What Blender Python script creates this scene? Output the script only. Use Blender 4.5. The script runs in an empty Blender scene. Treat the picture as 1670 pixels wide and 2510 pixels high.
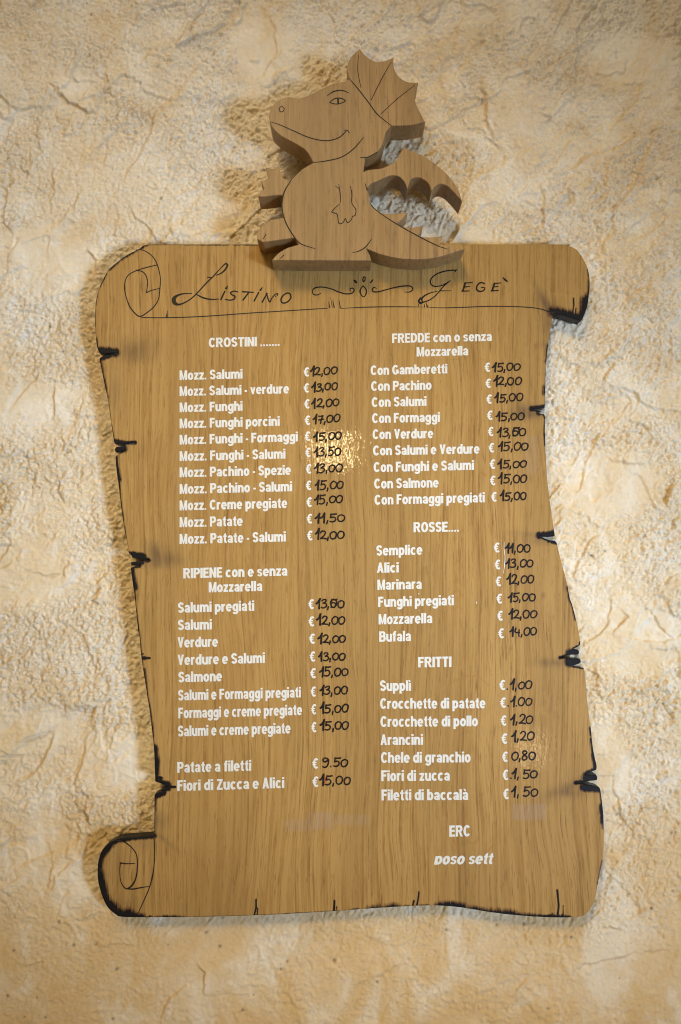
import bpy, math, random
import numpy as np
from mathutils import Vector
from mathutils.geometry import delaunay_2d_cdt

S = bpy.context.scene
COL = S.collection
R = math.radians

# ------------------------------------------------------------------ camera
# Wall is the plane y = 0 (facing -y); x to the right, z up; metres.
FPX, CX, CY = 2100.0, 835.0, 1255.0          # focal length and centre in pixels of a 1670 x 2510 frame
TILT = R(3.95)
CAM = Vector((0.0, -1.18, 1.45))
cd = bpy.data.cameras.new("camera")
cam = bpy.data.objects.new("camera", cd)
COL.objects.link(cam)
cd.sensor_fit = 'VERTICAL'; cd.sensor_height = 36.0; cd.sensor_width = 24.0
cd.lens = 36.0 * FPX / 2510.0
cd.clip_start = 0.01; cd.clip_end = 50
cam.location = CAM; cam.rotation_euler = (R(90) + TILT, 0, 0)
S.camera = cam

# ------------------------------------------------------------------ world and lamps
world = bpy.data.worlds.new("World"); S.world = world; world.use_nodes = True
bg = world.node_tree.nodes["Background"]
bg.inputs[0].default_value = (1.0, 0.72, 0.33, 1); bg.inputs[1].default_value = 0.21


def area(name, loc, target, size, power, color, size_y=None, spread=180):
    l = bpy.data.lights.new(name, 'AREA'); l.energy = power; l.color = color
    if size_y: l.shape = 'RECTANGLE'; l.size_y = size_y
    l.size = size; l.spread = R(spread)
    o = bpy.data.objects.new(name, l); COL.objects.link(o)
    o.location = loc
    o.rotation_euler = (Vector(target) - Vector(loc)).to_track_quat('-Z', 'Y').to_euler()
    return o


# cool daylight through an opening to the right, a little below the board
area("daylight_opening", (2.45, -2.5, 0.55), (0.02, 0, 1.49), 0.60, 5.7, (0.40, 0.56, 0.82), 0.60, 27)
# weak soft fill light from above
area("upper_soft_fill", (-0.7, -1.3, 3.3), (0, 0, 1.5), 0.9, 10, (0.95, 0.95, 1.0), 0.6)
# warm lamps behind the camera and beside it (all but the wide fill lamp mirror in the varnish)
area("ceiling_lamp", (-0.038, -4.15, 2.194), (0, 0, 1.45), 0.22, 0.42, (1.0, 0.78, 0.42), None, 40)
area("ceiling_lamp", (-0.70, -2.8, 3.60), (0.05, 0, 1.44), 0.9, 2.15, (1.0, 0.70, 0.27), None, 24)  # warm fill added from the upper left, kept clear of the varnish reflection
area("table_lamp", (0.578, -1.528, 0.911), (0.25, 0, 1.2158), 0.108, 0.42, (1.0, 0.74, 0.42))

S.view_settings.view_transform = 'Standard'
S.view_settings.look = 'None'
S.view_settings.gamma = 1.0
S.view_settings.exposure = 0.11
S.render.engine = 'CYCLES'
S.cycles.max_bounces = 6
S.cycles.filter_width = 1.05

# ------------------------------------------------------------------ helpers
CT, ST = math.cos(TILT), math.sin(TILT)
BOARD_F = 0.028                                # front of the board, metres off the wall
BOARD_B = 0.009
DRAG_F = 0.068
MM_PX = 0.55                                   # about one photo pixel on the board, in mm


def at(u, v, d):
    """photo pixel -> (x, z) on the plane y = -d"""
    a, b = (u - CX) / FPX, (CY - v) / FPX
    dy, dz = CT - b * ST, ST + b * CT
    t = (-d - CAM.y) / dy
    return (CAM.x + a * t, CAM.z + dz * t)


def at_np(U, V, d):
    a, b = (U - CX) / FPX, (CY - V) / FPX
    dy, dz = CT - b * ST, ST + b * CT
    t = (-d - CAM.y) / dy
    return CAM.x + a * t, CAM.z + dz * t


def px_np(X, Z, d):
    """plane point -> photo pixel"""
    ry = -d - CAM.y; rz = Z - CAM.z
    f = ry * CT + rz * ST; up = -ry * ST + rz * CT
    return CX + FPX * X / f, CY - FPX * up / f


def mesh_obj(name, verts, faces, mat, parent=None, label=None, smooth=False):
    me = bpy.data.meshes.new(name)
    me.from_pydata(verts, [], faces); me.update()
    if mat: me.materials.append(mat)
    if smooth: me.polygons.foreach_set('use_smooth', [True] * len(me.polygons))
    o = bpy.data.objects.new(name, me); COL.objects.link(o)
    if parent: o.parent = parent
    if label: o['label'] = label
    return o


def empty(name, label, cat, loc=(0, 0, 0), group=None):
    o = bpy.data.objects.new(name, None); COL.objects.link(o); o.location = loc
    o['label'] = label; o['category'] = cat
    if group: o['group'] = group
    return o


def smooth_path(pts, closed=False, step=3.0):
    """Catmull-Rom through pts; a point with a trailing 'c' is a sharp corner."""
    P = [(p[0], p[1]) for p in pts]; C = [len(p) > 2 and p[2] == 'c' for p in pts]
    n = len(P); out = []
    segs = n if closed else n - 1
    for i in range(segs):
        p1, p2 = P[i], P[(i + 1) % n]
        p0 = P[(i - 1) % n] if (closed or i > 0) else p1
        p3 = P[(i + 2) % n] if (closed or i + 2 < n) else p2
        if C[i]: p0 = p1
        if C[(i + 1) % n]: p3 = p2
        L = math.dist(p1, p2); k = max(1, int(L / step))
        for j in range(k):
            t = j / k; t2, t3 = t * t, t * t * t
            out.append(tuple(0.5 * ((2 * p1[q]) + (-p0[q] + p2[q]) * t + (2 * p0[q] - 5 * p1[q] + 4 * p2[q] - p3[q]) * t2
                                    + (-p0[q] + 3 * p1[q] - 3 * p2[q] + p3[q]) * t3) for q in (0, 1)))
    if not closed: out.append(P[-1])
    return out


def union_mesh(polys):
    """2D polygons -> triangles covering their union"""
    vs, fs = [], []
    for p in polys:
        a = 0.5 * sum(p[i][0] * p[(i + 1) % len(p)][1] - p[(i + 1) % len(p)][0] * p[i][1] for i in range(len(p)))
        if abs(a) < 1e-5: continue
        if a < 0: p = p[::-1]
        b = len(vs); vs += [Vector(q) for q in p]; fs.append(list(range(b, b + len(p))))
    r = delaunay_2d_cdt(vs, [], fs, 0, 1e-6)
    return [tuple(v) for v in r[0]], [tuple(f) for f, src in zip(r[2], r[5]) if len(src)]


def brush(path, widths, caps=True, pen=None):
    """polygons of a stroke; widths are full widths, pen=(a, b) an elliptical pen"""
    polys = []
    n = len(path)

    def hw(nx, ny, i):
        w = widths[i] / 2 if pen is None else 1.0
        return w if pen is None else math.hypot(pen[0] * nx, pen[1] * ny)
    for i in range(n - 1):
        (x0, y0), (x1, y1) = path[i], path[i + 1]
        L = math.hypot(x1 - x0, y1 - y0)
        if L < 1e-6: continue
        nx, ny = -(y1 - y0) / L, (x1 - x0) / L
        a, b = hw(nx, ny, i), hw(nx, ny, i + 1)
        polys.append([(x0 + nx * a, y0 + ny * a), (x0 - nx * a, y0 - ny * a), (x1 - nx * b, y1 - ny * b), (x1 + nx * b, y1 + ny * b)])
    rng = range(n) if caps else range(1, n - 1)
    for i in rng:
        x, y = path[i]
        rx, ry = (widths[i] / 2,) * 2 if pen is None else pen
        if rx < 1e-3: continue
        polys.append([(x + rx * math.cos(k * math.pi / 5), y + ry * math.sin(k * math.pi / 5)) for k in range(10)])
    return polys


def stroke(pts, wscale=1.0, step=4.0):
    """pts: (x, y, w) or (x, y, w, 'c') -> polygons, smooth in position and width"""
    P = [(p[0], p[1]) + (('c',) if len(p) > 3 else ()) for p in pts]
    path, wid = [], []
    n = len(P)
    full = smooth_path(P, False, step)
    # widths: by arc position between control points
    k = 0
    for i in range(n - 1):
        L = math.dist(P[i][:2], P[i + 1][:2]); m = max(1, int(L / step))
        for j in range(m):
            wid.append(pts[i][2] + (pts[i + 1][2] - pts[i][2]) * j / m)
    wid.append(pts[-1][2])
    return brush(full, [w * wscale for w in wid])


def decal(name, polys, depth, mat, parent, label=None):
    """flat marks given in photo pixels, laid on the plane at depth"""
    v, f = union_mesh(polys)
    V = []
    for (x, y) in v:
        X, Z = at(x, y, depth); V.append((X, -depth, Z))
    F = []
    for t in f:
        a, b, c = (V[i] for i in t[:3])
        s = (b[0] - a[0]) * (c[2] - a[2]) - (c[0] - a[0]) * (b[2] - a[2])
        F.append(t if s > 0 else t[::-1])
    return mesh_obj(name, V, F, mat, parent, label)


# ---- numpy noise
_rs = np.random.RandomState(7)
_LAT = _rs.rand(256, 256)


def vnoise(x, y, seed=0):
    x = x + seed * 17.13; y = y + seed * 5.77
    xi = np.floor(x).astype(np.int64); yi = np.floor(y).astype(np.int64)
    fx = x - xi; fy = y - yi
    fx = fx * fx * fx * (fx * (fx * 6 - 15) + 10); fy = fy * fy * fy * (fy * (fy * 6 - 15) + 10)
    s = seed * 31
    g = lambda a, b: _LAT[(a + s) & 255, (b + s * 3) & 255]
    return (g(xi, yi) * (1 - fx) + g(xi + 1, yi) * fx) * (1 - fy) + (g(xi, yi + 1) * (1 - fx) + g(xi + 1, yi + 1) * fx) * fy


def fbm(x, y, o=4, seed=0, gain=0.5):
    a, t, n = 1.0, 0.0, 0.0
    for i in range(o):
        t = t + a * vnoise(x, y, seed + i); n += a
        x, y = x * 2.03 * 0.8 - y * 2.03 * 0.6, x * 2.03 * 0.6 + y * 2.03 * 0.8; a *= gain
    return t / n


def sstep(a, b, x):
    t = np.clip((x - a) / (b - a), 0, 1); return t * t * (3 - 2 * t)


def seg_dist(U, V, a, b):
    ax, ay = a; bx, by = b; dx, dy = bx - ax, by - ay
    L2 = dx * dx + dy * dy + 1e-9
    t = np.clip(((U - ax) * dx + (V - ay) * dy) / L2, 0, 1)
    return np.hypot(U - ax - t * dx, V - ay - t * dy), t


# ------------------------------------------------------------------ node helpers
def new_mat(name):
    m = bpy.data.materials.new(name); m.use_nodes = True
    nt = m.node_tree; b = nt.nodes["Principled BSDF"]
    return m, nt, b


class NT:
    def __init__(s, nt): s.nt = nt

    def n(s, typ, **kw):
        nd = s.nt.nodes.new(typ)
        for k, v in kw.items():
            if k.startswith('i_'): pass
            else: setattr(nd, k, v)
        return nd

    def link(s, a, b): s.nt.links.new(a, b)

    def set(s, sock, v):
        if hasattr(v, 'is_output') or isinstance(v, bpy.types.NodeSocket): s.link(v, sock)
        else: sock.default_value = v

    def coords(s): return s.n('ShaderNodeTexCoord').outputs['Object']

    def mapping(s, vec, scale=(1, 1, 1), loc=(0, 0, 0), rot=(0, 0, 0)):
        m = s.n('ShaderNodeMapping'); s.link(vec, m.inputs[0])
        m.inputs['Scale'].default_value = scale; m.inputs['Location'].default_value = loc; m.inputs['Rotation'].default_value = rot
        return m.outputs[0]

    def noise(s, vec, scale, detail=3, rough=0.5, dist=0.0):
        n = s.n('ShaderNodeTexNoise'); s.link(vec, n.inputs['Vector'])
        n.inputs['Scale'].default_value = scale; n.inputs['Detail'].default_value = detail
        n.inputs['Roughness'].default_value = rough; n.inputs['Distortion'].default_value = dist
        return n.outputs['Fac']

    def math(s, op, a, b=0.0, c=None):
        m = s.n('ShaderNodeMath', operation=op); s.set(m.inputs[0], a); s.set(m.inputs[1], b)
        if c is not None: s.set(m.inputs[2], c)
        return m.outputs[0]

    def ramp(s, v, a, b, lo=0.0, hi=1.0):
        m = s.n('ShaderNodeMapRange', interpolation_type='SMOOTHSTEP'); s.set(m.inputs[0], v)
        m.inputs[1].default_value = a; m.inputs[2].default_value = b; m.inputs[3].default_value = lo; m.inputs[4].default_value = hi
        return m.outputs[0]

    def mix(s, f, a, b):
        m = s.n('ShaderNodeMix', data_type='RGBA'); s.set(m.inputs[0], f)
        for k, v in ((6, a), (7, b)):
            if isinstance(v, tuple): m.inputs[k].default_value = v + (1,) if len(v) == 3 else v
            else: s.link(v, m.inputs[k])
        return m.outputs[2]

    def bump(s, h, strength, dist, normal=None):
        b = s.n('ShaderNodeBump'); s.link(h, b.inputs['Height']); b.inputs['Strength'].default_value = strength
        b.inputs['Distance'].default_value = dist
        if normal: s.link(normal, b.inputs['Normal'])
        return b.outputs[0]

    def attr(s, name):
        a = s.n('ShaderNodeAttribute'); a.attribute_name = name; return a.outputs['Fac']


def wood_material(name, light, mid, dark, fine=1.0, glossy=True, board=False):
    m, nt, b = new_mat(name); k = NT(nt)
    co = k.coords()
    # slow waviness of the grain
    wv = k.noise(k.mapping(co, (5, 5, 2.2)), 1.0, 2)
    wv2 = k.noise(k.mapping(co, (22, 22, 7)), 1.0, 2)
    sx = k.n('ShaderNodeSeparateXYZ'); k.link(co, sx.inputs[0])
    off = k.math('ADD', k.math('MULTIPLY', wv, 0.055 if board else 0.02), k.math('MULTIPLY', wv2, 0.007))
    cx = k.n('ShaderNodeCombineXYZ')
    k.link(k.math('ADD', sx.outputs[0], off), cx.inputs[0]); k.link(sx.outputs[1], cx.inputs[1]); k.link(sx.outputs[2], cx.inputs[2])
    g = cx.outputs[0]
    broad = k.noise(k.mapping(g, (16, 16, 0.9)), 1.0, 3, 0.55)
    rings = k.noise(k.mapping(g, (250 * fine, 60, 6)), 1.0, 3, 0.6)
    fib = k.noise(k.mapping(g, (430 * fine, 90, 26)), 1.0, 3, 0.65)
    pores = k.noise(k.mapping(g, (520 * fine, 200, 60)), 1.0, 2, 0.5)
    fleck = k.noise(k.mapping(g, (95, 60, 55)), 1.0, 3, 0.6)
    c = k.mix(k.ramp(rings, 0.38, 0.60), mid, light)
    c = k.mix(k.ramp(fib, 0.46, 0.72, 0, 0.6), c, light)
    c = k.mix(k.ramp(fib, 0.45, 0.27, 0, 0.7), c, dark)
    c = k.mix(k.ramp(broad, 0.42, 0.7, 0, 0.5), c, mid)
    tone = k.noise(k.mapping(g, (9, 9, 2.4), (1, 2, 3)), 1.0, 3, 0.55)
    c = k.mix(k.ramp(tone, 0.40, 0.66, 0, 0.38), c, tuple(0.62 * q for q in light))
    lines = k.noise(k.mapping(g, (300 * fine, 60, 1.5)), 1.0, 2, 0.5)
    c = k.mix(k.math('MULTIPLY', k.ramp(lines, 0.59, 0.66, 0, 0.5), k.ramp(fib, 0.65, 0.40, 0.35, 1.0)), c, dark)
    c = k.mix(k.ramp(pores, 0.60, 0.74, 0, 0.35), c, dark)
    if board:
        c = k.mix(k.ramp(fleck, 0.60, 0.75, 0, 0.35), c, light)
        stain = k.attr('stain')
        c = k.mix(k.math('MULTIPLY', stain, 0.55), c, (0.30, 0.15, 0.04))
        resid = k.attr('residue')
        c = k.mix(k.math('MULTIPLY', k.math('MULTIPLY', resid, k.ramp(fib, 0.35, 0.6, 0.3, 1.0)), 0.7), c, (0.30, 0.235, 0.20))
        soot = k.math('MULTIPLY', k.attr('soot'), k.ramp(k.noise(k.mapping(g, (200, 80, 16)), 1.0, 3), 0.3, 0.65, 0.55, 1.15))
        c = k.mix(k.math('MINIMUM', k.math('MULTIPLY', soot, 0.66), 0.9), c, (0.085, 0.055, 0.034))
        bn = k.attr('burn')
        ed = k.noise(k.mapping(g, (520, 200, 45)), 1.0, 3, 0.6)
        lf = k.noise(k.mapping(co, (70, 70, 70)), 1.0, 3, 0.6)
        bb = k.math('ADD', k.math('ADD', bn, k.math('MULTIPLY', k.math('SUBTRACT', ed, 0.5), 0.9)), k.math('MULTIPLY', k.math('SUBTRACT', lf, 0.5), 0.55))
        halo = k.ramp(bb, 0.12, 0.60)
        c = k.mix(k.math('MULTIPLY', halo, k.ramp(bn, 0.02, 0.25)), c, (0.085, 0.042, 0.018))
        burn = k.math('MULTIPLY', k.ramp(bb, 0.50, 0.68), k.ramp(bn, 0.02, 0.2))
        c = k.mix(burn, c, (0.0075, 0.0075, 0.0085))
    k.link(c, b.inputs['Base Color'])
    hgt = k.math('ADD', k.math('MULTIPLY', fib, 0.6), k.math('MULTIPLY', k.ramp(pores, 0.58, 0.75), -0.8))
    nrm = k.bump(hgt, 0.35, 0.0004)
    k.link(nrm, b.inputs['Normal'])
    b.inputs['Roughness'].default_value = 0.5
    b.inputs['Specular IOR Level'].default_value = 0.12 if board else 0.3
    if glossy:
        b.inputs['Coat Weight'].default_value = 0.45 if board else 0.15
        b.inputs['Coat Roughness'].default_value = 0.045 if board else 0.3
        if board:
            # the varnish is broken up by pores and dust: glossy grains between dull ones
            micro = k.noise(k.mapping(co, (600, 400, 300)), 1.0, 2, 0.6)
            k.link(k.math('MULTIPLY', k.ramp(micro, 0.48, 0.60), 0.6), b.inputs['Coat Weight'])
            wob = k.noise(k.mapping(co, (230, 60, 120)), 1.0, 2, 0.5)
            k.link(k.bump(wob, 1.0, 0.00007, None), b.inputs['Coat Normal'])
    return m


M = {}
M['board'] = wood_material('varnished_oak', (0.398, 0.241, 0.077), (0.315, 0.177, 0.051), (0.150, 0.073, 0.018), board=True)
M['dragon'] = wood_material('pale_oak_cutout', (0.335, 0.205, 0.082), (0.255, 0.150, 0.056), (0.105, 0.058, 0.023), fine=0.75, glossy=True)


def plain(name, col, rough, var=0.15, scale=600, coat=0.0):
    m, nt, b = new_mat(name); k = NT(nt)
    n = k.noise(k.mapping(k.coords(), (scale, scale, scale)), 1.0, 3)
    k.link(k.mix(k.ramp(n, 0.3, 0.7), tuple(c * (1 - var) for c in col), tuple(min(1, c * (1 + var)) for c in col)), b.inputs['Base Color'])
    b.inputs['Roughness'].default_value = rough; b.inputs['Specular IOR Level'].default_value = 0.2; b.inputs['Coat Weight'].default_value = coat
    return m


M['vinyl'] = plain('white_vinyl', (0.64, 0.64, 0.58), 0.45, 0.04)
M['marker'] = plain('black_marker', (0.010, 0.007, 0.005), 0.5, 0.4, 300)
M['paint'] = plain('black_burnt_line', (0.009, 0.008, 0.008), 0.4, 0.3, 400)
M['thin'] = plain('thin_burnt_line', (0.022, 0.015, 0.012), 0.5, 0.5, 300)
M['red'] = plain('red_pen', (0.35, 0.06, 0.03), 0.5)

# ------------------------------------------------------------------ plaster wall
PXS = 0.000562  # metres per photo pixel on the wall


def build_wall():
    step = 0.00130
    xs = np.concatenate([np.arange(-1.5, -0.56, 0.02), np.arange(-0.56, 0.56, step), np.arange(0.56, 1.5, 0.02)])
    zs = np.concatenate([np.arange(0.2, 0.82, 0.02), np.arange(0.82, 2.31, step), np.arange(2.31, 2.9, 0.02)])
    X, Z = np.meshgrid(xs, zs)
    U, V = px_np(X, Z, 0.0)
    xm, zm = X * 1000, Z * 1000
    # general undulation
    h = 5.0 * (fbm(xm / 230, zm / 230, 3, 1) - 0.5) + 1.6 * (fbm(xm / 60, zm / 60, 3, 4) - 0.5)
    # direction of the trowel changes over the wall
    wx = 46 * (fbm(xm / 110, zm / 110, 3, 11) - 0.5); wz = 46 * (fbm(xm / 110, zm / 110, 3, 12) - 0.5)
    ca, sa = math.cos(0.95), math.sin(0.95)
    bx = 60 * (fbm(xm / 260, zm / 260, 2, 13) - 0.5); bz = 60 * (fbm(xm / 260, zm / 260, 2, 14) - 0.5)
    al, ac = ((xm + bx) * ca + (zm + bz) * sa), (-(xm + bx) * sa + (zm + bz) * ca)
    # rough and trowelled areas
    rf = fbm((xm + wx) / 105, (zm + wz) / 85, 4, 21)
    rf2 = fbm((xm + wx) / 30, (zm + wz) / 26, 3, 27)
    rough = 0.50 + 0.50 * sstep(0.38, 0.60, 0.72 * rf + 0.28 * rf2)
    low = sstep(2050, 2350, V)
    rough = rough * (1 - 0.7 * low)
    smooth_spots = [(110, 640, 130, 80), (95, 1000, 105, 60), (640, 120, 70, 110), (1120, 620, 110, 60), (80, 1800, 150, 60), (1500, 1180, 130, 90),
                    (1560, 1560, 130, 90), (300, 1860, 110, 80), (60, 1400, 130, 80), (1550, 150, 110, 80), (1490, 1870, 70, 130), (180, 230, 60, 60), (130, 2120, 100, 130)]
    for (a, b, rx, ry) in smooth_spots:
        rough = rough * (1 - 0.8 * sstep(1.3, 0.6, np.hypot((U - a + wx * 1.2) / rx, (V - b + wz * 1.2) / ry)))
    g1 = fbm((xm + 2 * vnoise(xm / 9, zm / 9, 3)) / 5.0, zm / 4.4, 3, 31, 0.6)
    g2 = fbm(al / 11.0, ac / 5.0, 3, 33, 0.6)
    g3 = fbm(xm / 3.1, zm / 3.1, 2, 41, 0.6)
    g0 = 1 - np.abs(2 * fbm((xm + wx * .3) / 15, (zm + wz * .3) / 12, 3, 43, 0.55) - 1)
    h += (0.35 + 0.65 * rough) * 2.2 * (sstep(0.55, 1.0, g0) - 0.5) * sstep(0.40, 0.60, fbm(xm / 75, zm / 75, 3, 47))
    h += rough * (5.0 * (g1 - 0.5) + 4.0 * (g2 - 0.5) + 4.0 * (g3 - 0.5))
    h += (1 - rough) * 0.75 * (g1 - 0.5)
    h += (1 - rough) * 0.30 * (fbm(al / 60, ac / 2.6, 2, 37) - 0.5)          # trowel streaks
    h += 0.7 * sstep(0.35, 0.6, rough) * 0.6
    # plaster coats: contour steps with edges that are sharp here and soft there
    lip = np.zeros_like(h)
    for q, (sc, th, amp) in enumerate(((110, 0.50, 1.6), (75, 0.56, 1.4), (150, 0.46, 1.5), (60, 0.44, 1.1))):
        f = fbm((al + wx) / (sc * 1.5), (ac + wz) / sc, 4, 51 + 5 * q, 0.42)
        e = sstep(0.44, 0.58, fbm(xm / 70, zm / 70, 2, 91 + q))
        w = 0.05 * (1 - e) + 0.0035 * e + 0.002
        t = np.clip((f - th) / w, -1, 1)
        h += (1 - 0.75 * low) * amp * 1.15 * (t * (1.5 - 0.5 * t * t)) * np.exp(-np.clip(f - th, 0, 1) / 0.10)
    # traced lips: (points px, height mm, run-out px); the plaster stands high on the left of the direction of travel
    LIPS = [([(505, 15), (490, 45), (470, 75), (430, 108)], 3.0, 40), ([(118, 205), (140, 220), (170, 245), (205, 265), (243, 268)], 3.2, 26),
            ([(243, 268), (240, 240)], 2.5, 20), ([(262, 172), (268, 200), (252, 222)], 1.6, 35), ([(130, 400), (128, 430), (135, 470), (120, 490)], 2.0, 30),
            ([(210, 600), (235, 640), (228, 690)], 2.2, 22), ([(640, 0), (672, 60), (678, 120), (660, 160), (630, 200)], 1.5, 60),
            ([(1175, 200), (1195, 245), (1197, 290), (1213, 345)], 3.0, 26), ([(1395, 108), (1386, 138), (1365, 145), (1338, 172)], 2.2, 26),
            ([(1590, 320), (1540, 350), (1500, 370), (1450, 385), (1412, 408)], 2.4, 30), ([(1392, 460), (1408, 485), (1402, 505)], 2.0, 14),
            ([(1325, 450), (1336, 490), (1332, 560)], 2.2, 22), ([(1325, 265), (1378, 300)], 1.6, 14), ([(140, 945), (134, 1000), (136, 1040)], 1.8, 22),
            ([(180, 1010), (205, 1025), (217, 1040), (200, 1055)], 1.2, 30), ([(145, 1175), (150, 1205), (155, 1230)], 2.6, 16),
            ([(80, 870), (100, 905), (60, 960), (30, 1010)], 1.0, 40), ([(75, 1405), (140, 1408), (142, 1370)], 1.3, 30),
            ([(205, 1555), (222, 1590), (236, 1640)], 1.6, 26), ([(40, 1820), (95, 1810), (140, 1775)], 1.6, 34),
            ([(1545, 1025), (1580, 1045), (1598, 1070)], 2.4, 16), ([(1480, 1120), (1530, 1135), (1590, 1140)], 1.6, 14), ([(1660, 1160), (1630, 1230)], 1.6, 18),
            ([(1525, 1490), (1540, 1510), (1520, 1535), (1500, 1560)], 1.8, 18), ([(1440, 1640), (1470, 1660), (1465, 1700)], 1.8, 16),
            ([(1545, 1670), (1575, 1700), (1620, 1660), (1650, 1640)], 1.8, 20), ([(1510, 1760), (1550, 1775)], 1.3, 16),
            ([(1378, 1235), (1362, 1255)], 1.6, 14), ([(1385, 1410), (1425, 1395), (1450, 1392)], 1.0, 16), ([(1395, 1430), (1405, 1470)], 1.6, 14),
            ([(240, 2315), (300, 2312), (330, 2318)], 1.4, 14), ([(480, 2360), (500, 2380), (505, 2440)], 2.0, 30), ([(110, 2060), (130, 2110), (120, 2170), (112, 2200)], 1.2, 40),
            ([(185, 1960), (215, 2000), (222, 2035)], 1.6, 20), ([(60, 2365), (105, 2355), (113, 2370)], 1.4, 16), ([(1475, 2265), (1530, 2280)], 1.2, 20),
            ([(1185, 2010), (1240, 2060)], 1.0, 20), ([(1500, 1980), (1560, 2040), (1600, 2080)], 1.2, 30), ([(1380, 2390), (1480, 2350), (1600, 2330), (1670, 2335)], 1.0, 30),
            ([(860, 2420), (940, 2380), (1010, 2350)], 0.8, 30), ([(70, 1275), (120, 1180), (95, 1130)], 0.9, 30)]
    rl = random.Random(23)
    for i in range(120):
        u, v = rl.uniform(-20, 1690), rl.uniform(-20, 2300 if rl.random() < .85 else 2520)
        a = R(rl.gauss(52, 22)) if rl.random() < 0.7 else R(rl.uniform(-20, 160)); L = rl.uniform(35, 130); k1 = rl.uniform(-.5, .5)
        n_ = 5; pts = []
        for j in range(n_):
            t = j / (n_ - 1) - .5; pts.append((u + L * (t * math.cos(a) + k1 * t * t * math.sin(a)), v - L * (t * math.sin(a) - k1 * t * t * math.cos(a))))
        if rl.random() < 0.5: pts = pts[::-1]
        LIPS.append((pts, rl.uniform(0.9, 2.4), rl.uniform(10, 34), 0))
    for (pts, H, run, *pg) in LIPS:
        pp = smooth_path(pts, False, 14)
        pr = np.array(pp); m = 4 * run + 20
        sel = np.nonzero((U > pr[:, 0].min() - m) & (U < pr[:, 0].max() + m) & (V > pr[:, 1].min() - m) & (V < pr[:, 1].max() + m))
        uu, vv = U[sel], V[sel]
        jx = 7 * (vnoise(uu / 9, vv / 9, 61) - 0.5) + 9 * (vnoise(uu / 24, vv / 24, 63) - 0.5)
        jy = 7 * (vnoise(uu / 9, vv / 9, 62) - 0.5) + 9 * (vnoise(uu / 24, vv / 24, 64) - 0.5)
        uu, vv = uu + jx, vv + jy
        best = np.full(uu.shape, 1e9); sd = np.zeros_like(best); tt = np.zeros_like(best)
        n = len(pp) - 1
        for i in range(n):
            d, t = seg_dist(uu, vv, pp[i], pp[i + 1])
            dx, dy = pp[i + 1][0] - pp[i][0], pp[i + 1][1] - pp[i][1]
            s = (uu - pp[i][0]) * dy - (vv - pp[i][1]) * dx
            c = d < best
            best = np.where(c, d, best); sd = np.where(c, np.sign(s) * d, sd); tt = np.where(c, (i + t) / n, tt)
        env = np.sqrt(np.clip(4 * tt * (1 - tt), 0, 1))
        endf = np.exp(-np.clip(best - np.abs(sd), 0, 1e9) / 6)
        prof = np.where(sd > 0, np.exp(-sd / (run * 1.5)), np.exp(-(sd / 1.6) ** 2))
        h[sel] += H * 1.45 * env * endf * prof
        h[sel] -= H * 0.12 * env * endf * np.exp(-((sd + 4) / 3.0) ** 2)
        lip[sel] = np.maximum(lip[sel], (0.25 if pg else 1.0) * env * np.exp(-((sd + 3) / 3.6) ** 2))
    # small pits and blobs
    rr = random.Random(5)
    pit = np.zeros_like(h)
    for i in range(1500):
        u, v = rr.uniform(0, 1670), rr.uniform(0, 2510)
        if v < 2050 and rr.random() < 0.75: continue
        r = rr.uniform(1.6, 4.2); a = rr.choice([-1, -1, 1, 1, 1]) * rr.uniform(0.5, 1.5)
        x0, z0 = at(u, v, 0)
        i0 = np.searchsorted(xs, x0); j0 = np.searchsorted(zs, z0)
        sl = (slice(max(0, j0 - 10), j0 + 10), slice(max(0, i0 - 10), i0 + 10))
        g = np.exp(-(((X[sl] - x0) ** 2 + (Z[sl] - z0) ** 2) / (r * PXS) ** 2))
        h[sl] += a * g
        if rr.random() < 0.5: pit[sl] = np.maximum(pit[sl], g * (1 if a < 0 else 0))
    # keep the wall clear of the back of the board
    h = np.minimum(h, 8.5)
    Y = -(h - 1.0) / 1000.0
    nz, nx = X.shape
    me = bpy.data.meshes.new("wall")
    co = np.stack([X, Y, Z], -1).reshape(-1, 3).astype(np.float32)
    idx = np.arange(nz * nx).reshape(nz, nx)
    q = np.stack([idx[:-1, :-1], idx[:-1, 1:], idx[1:, 1:], idx[1:, :-1]], -1).reshape(-1, 4).astype(np.int32)
    me.vertices.add(len(co)); me.vertices.foreach_set('co', co.ravel())
    me.loops.add(q.size); me.loops.foreach_set('vertex_index', q.ravel())
    me.polygons.add(len(q)); me.polygons.foreach_set('loop_start', np.arange(0, q.size, 4, dtype=np.int32))
    me.polygons.foreach_set('loop_total', np.full(len(q), 4, dtype=np.int32))
    me.polygons.foreach_set('use_smooth', np.ones(len(q), dtype=bool))
    me.update()
    for nm, arr in (('rough', rough), ('lip', lip), ('pit', pit)):
        a = me.attributes.new(nm, 'FLOAT', 'POINT'); a.data.foreach_set('value', arr.ravel().astype(np.float32))
    m, nt, b = new_mat('ochre_washed_plaster'); k = NT(nt)
    co_ = k.coords()
    big = k.noise(k.mapping(co_, (4.2, 4.2, 4.2)), 1.0, 4, 0.55, 0.6)
    med = k.noise(k.mapping(co_, (13, 13, 10), (3, 1, 2)), 1.0, 4, 0.55, 0.8)
    sm = k.noise(k.mapping(co_, (60, 60, 60)), 1.0, 3, 0.55)
    gr = k.noise(k.mapping(co_, (260, 260, 300)), 1.0, 3, 0.6)
    sx = k.n('ShaderNodeSeparateXYZ'); k.link(co_, sx.inputs[0])
    c = k.mix(k.ramp(big, 0.38, 0.62), (0.70, 0.60, 0.43), (0.69, 0.555, 0.35))
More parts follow.
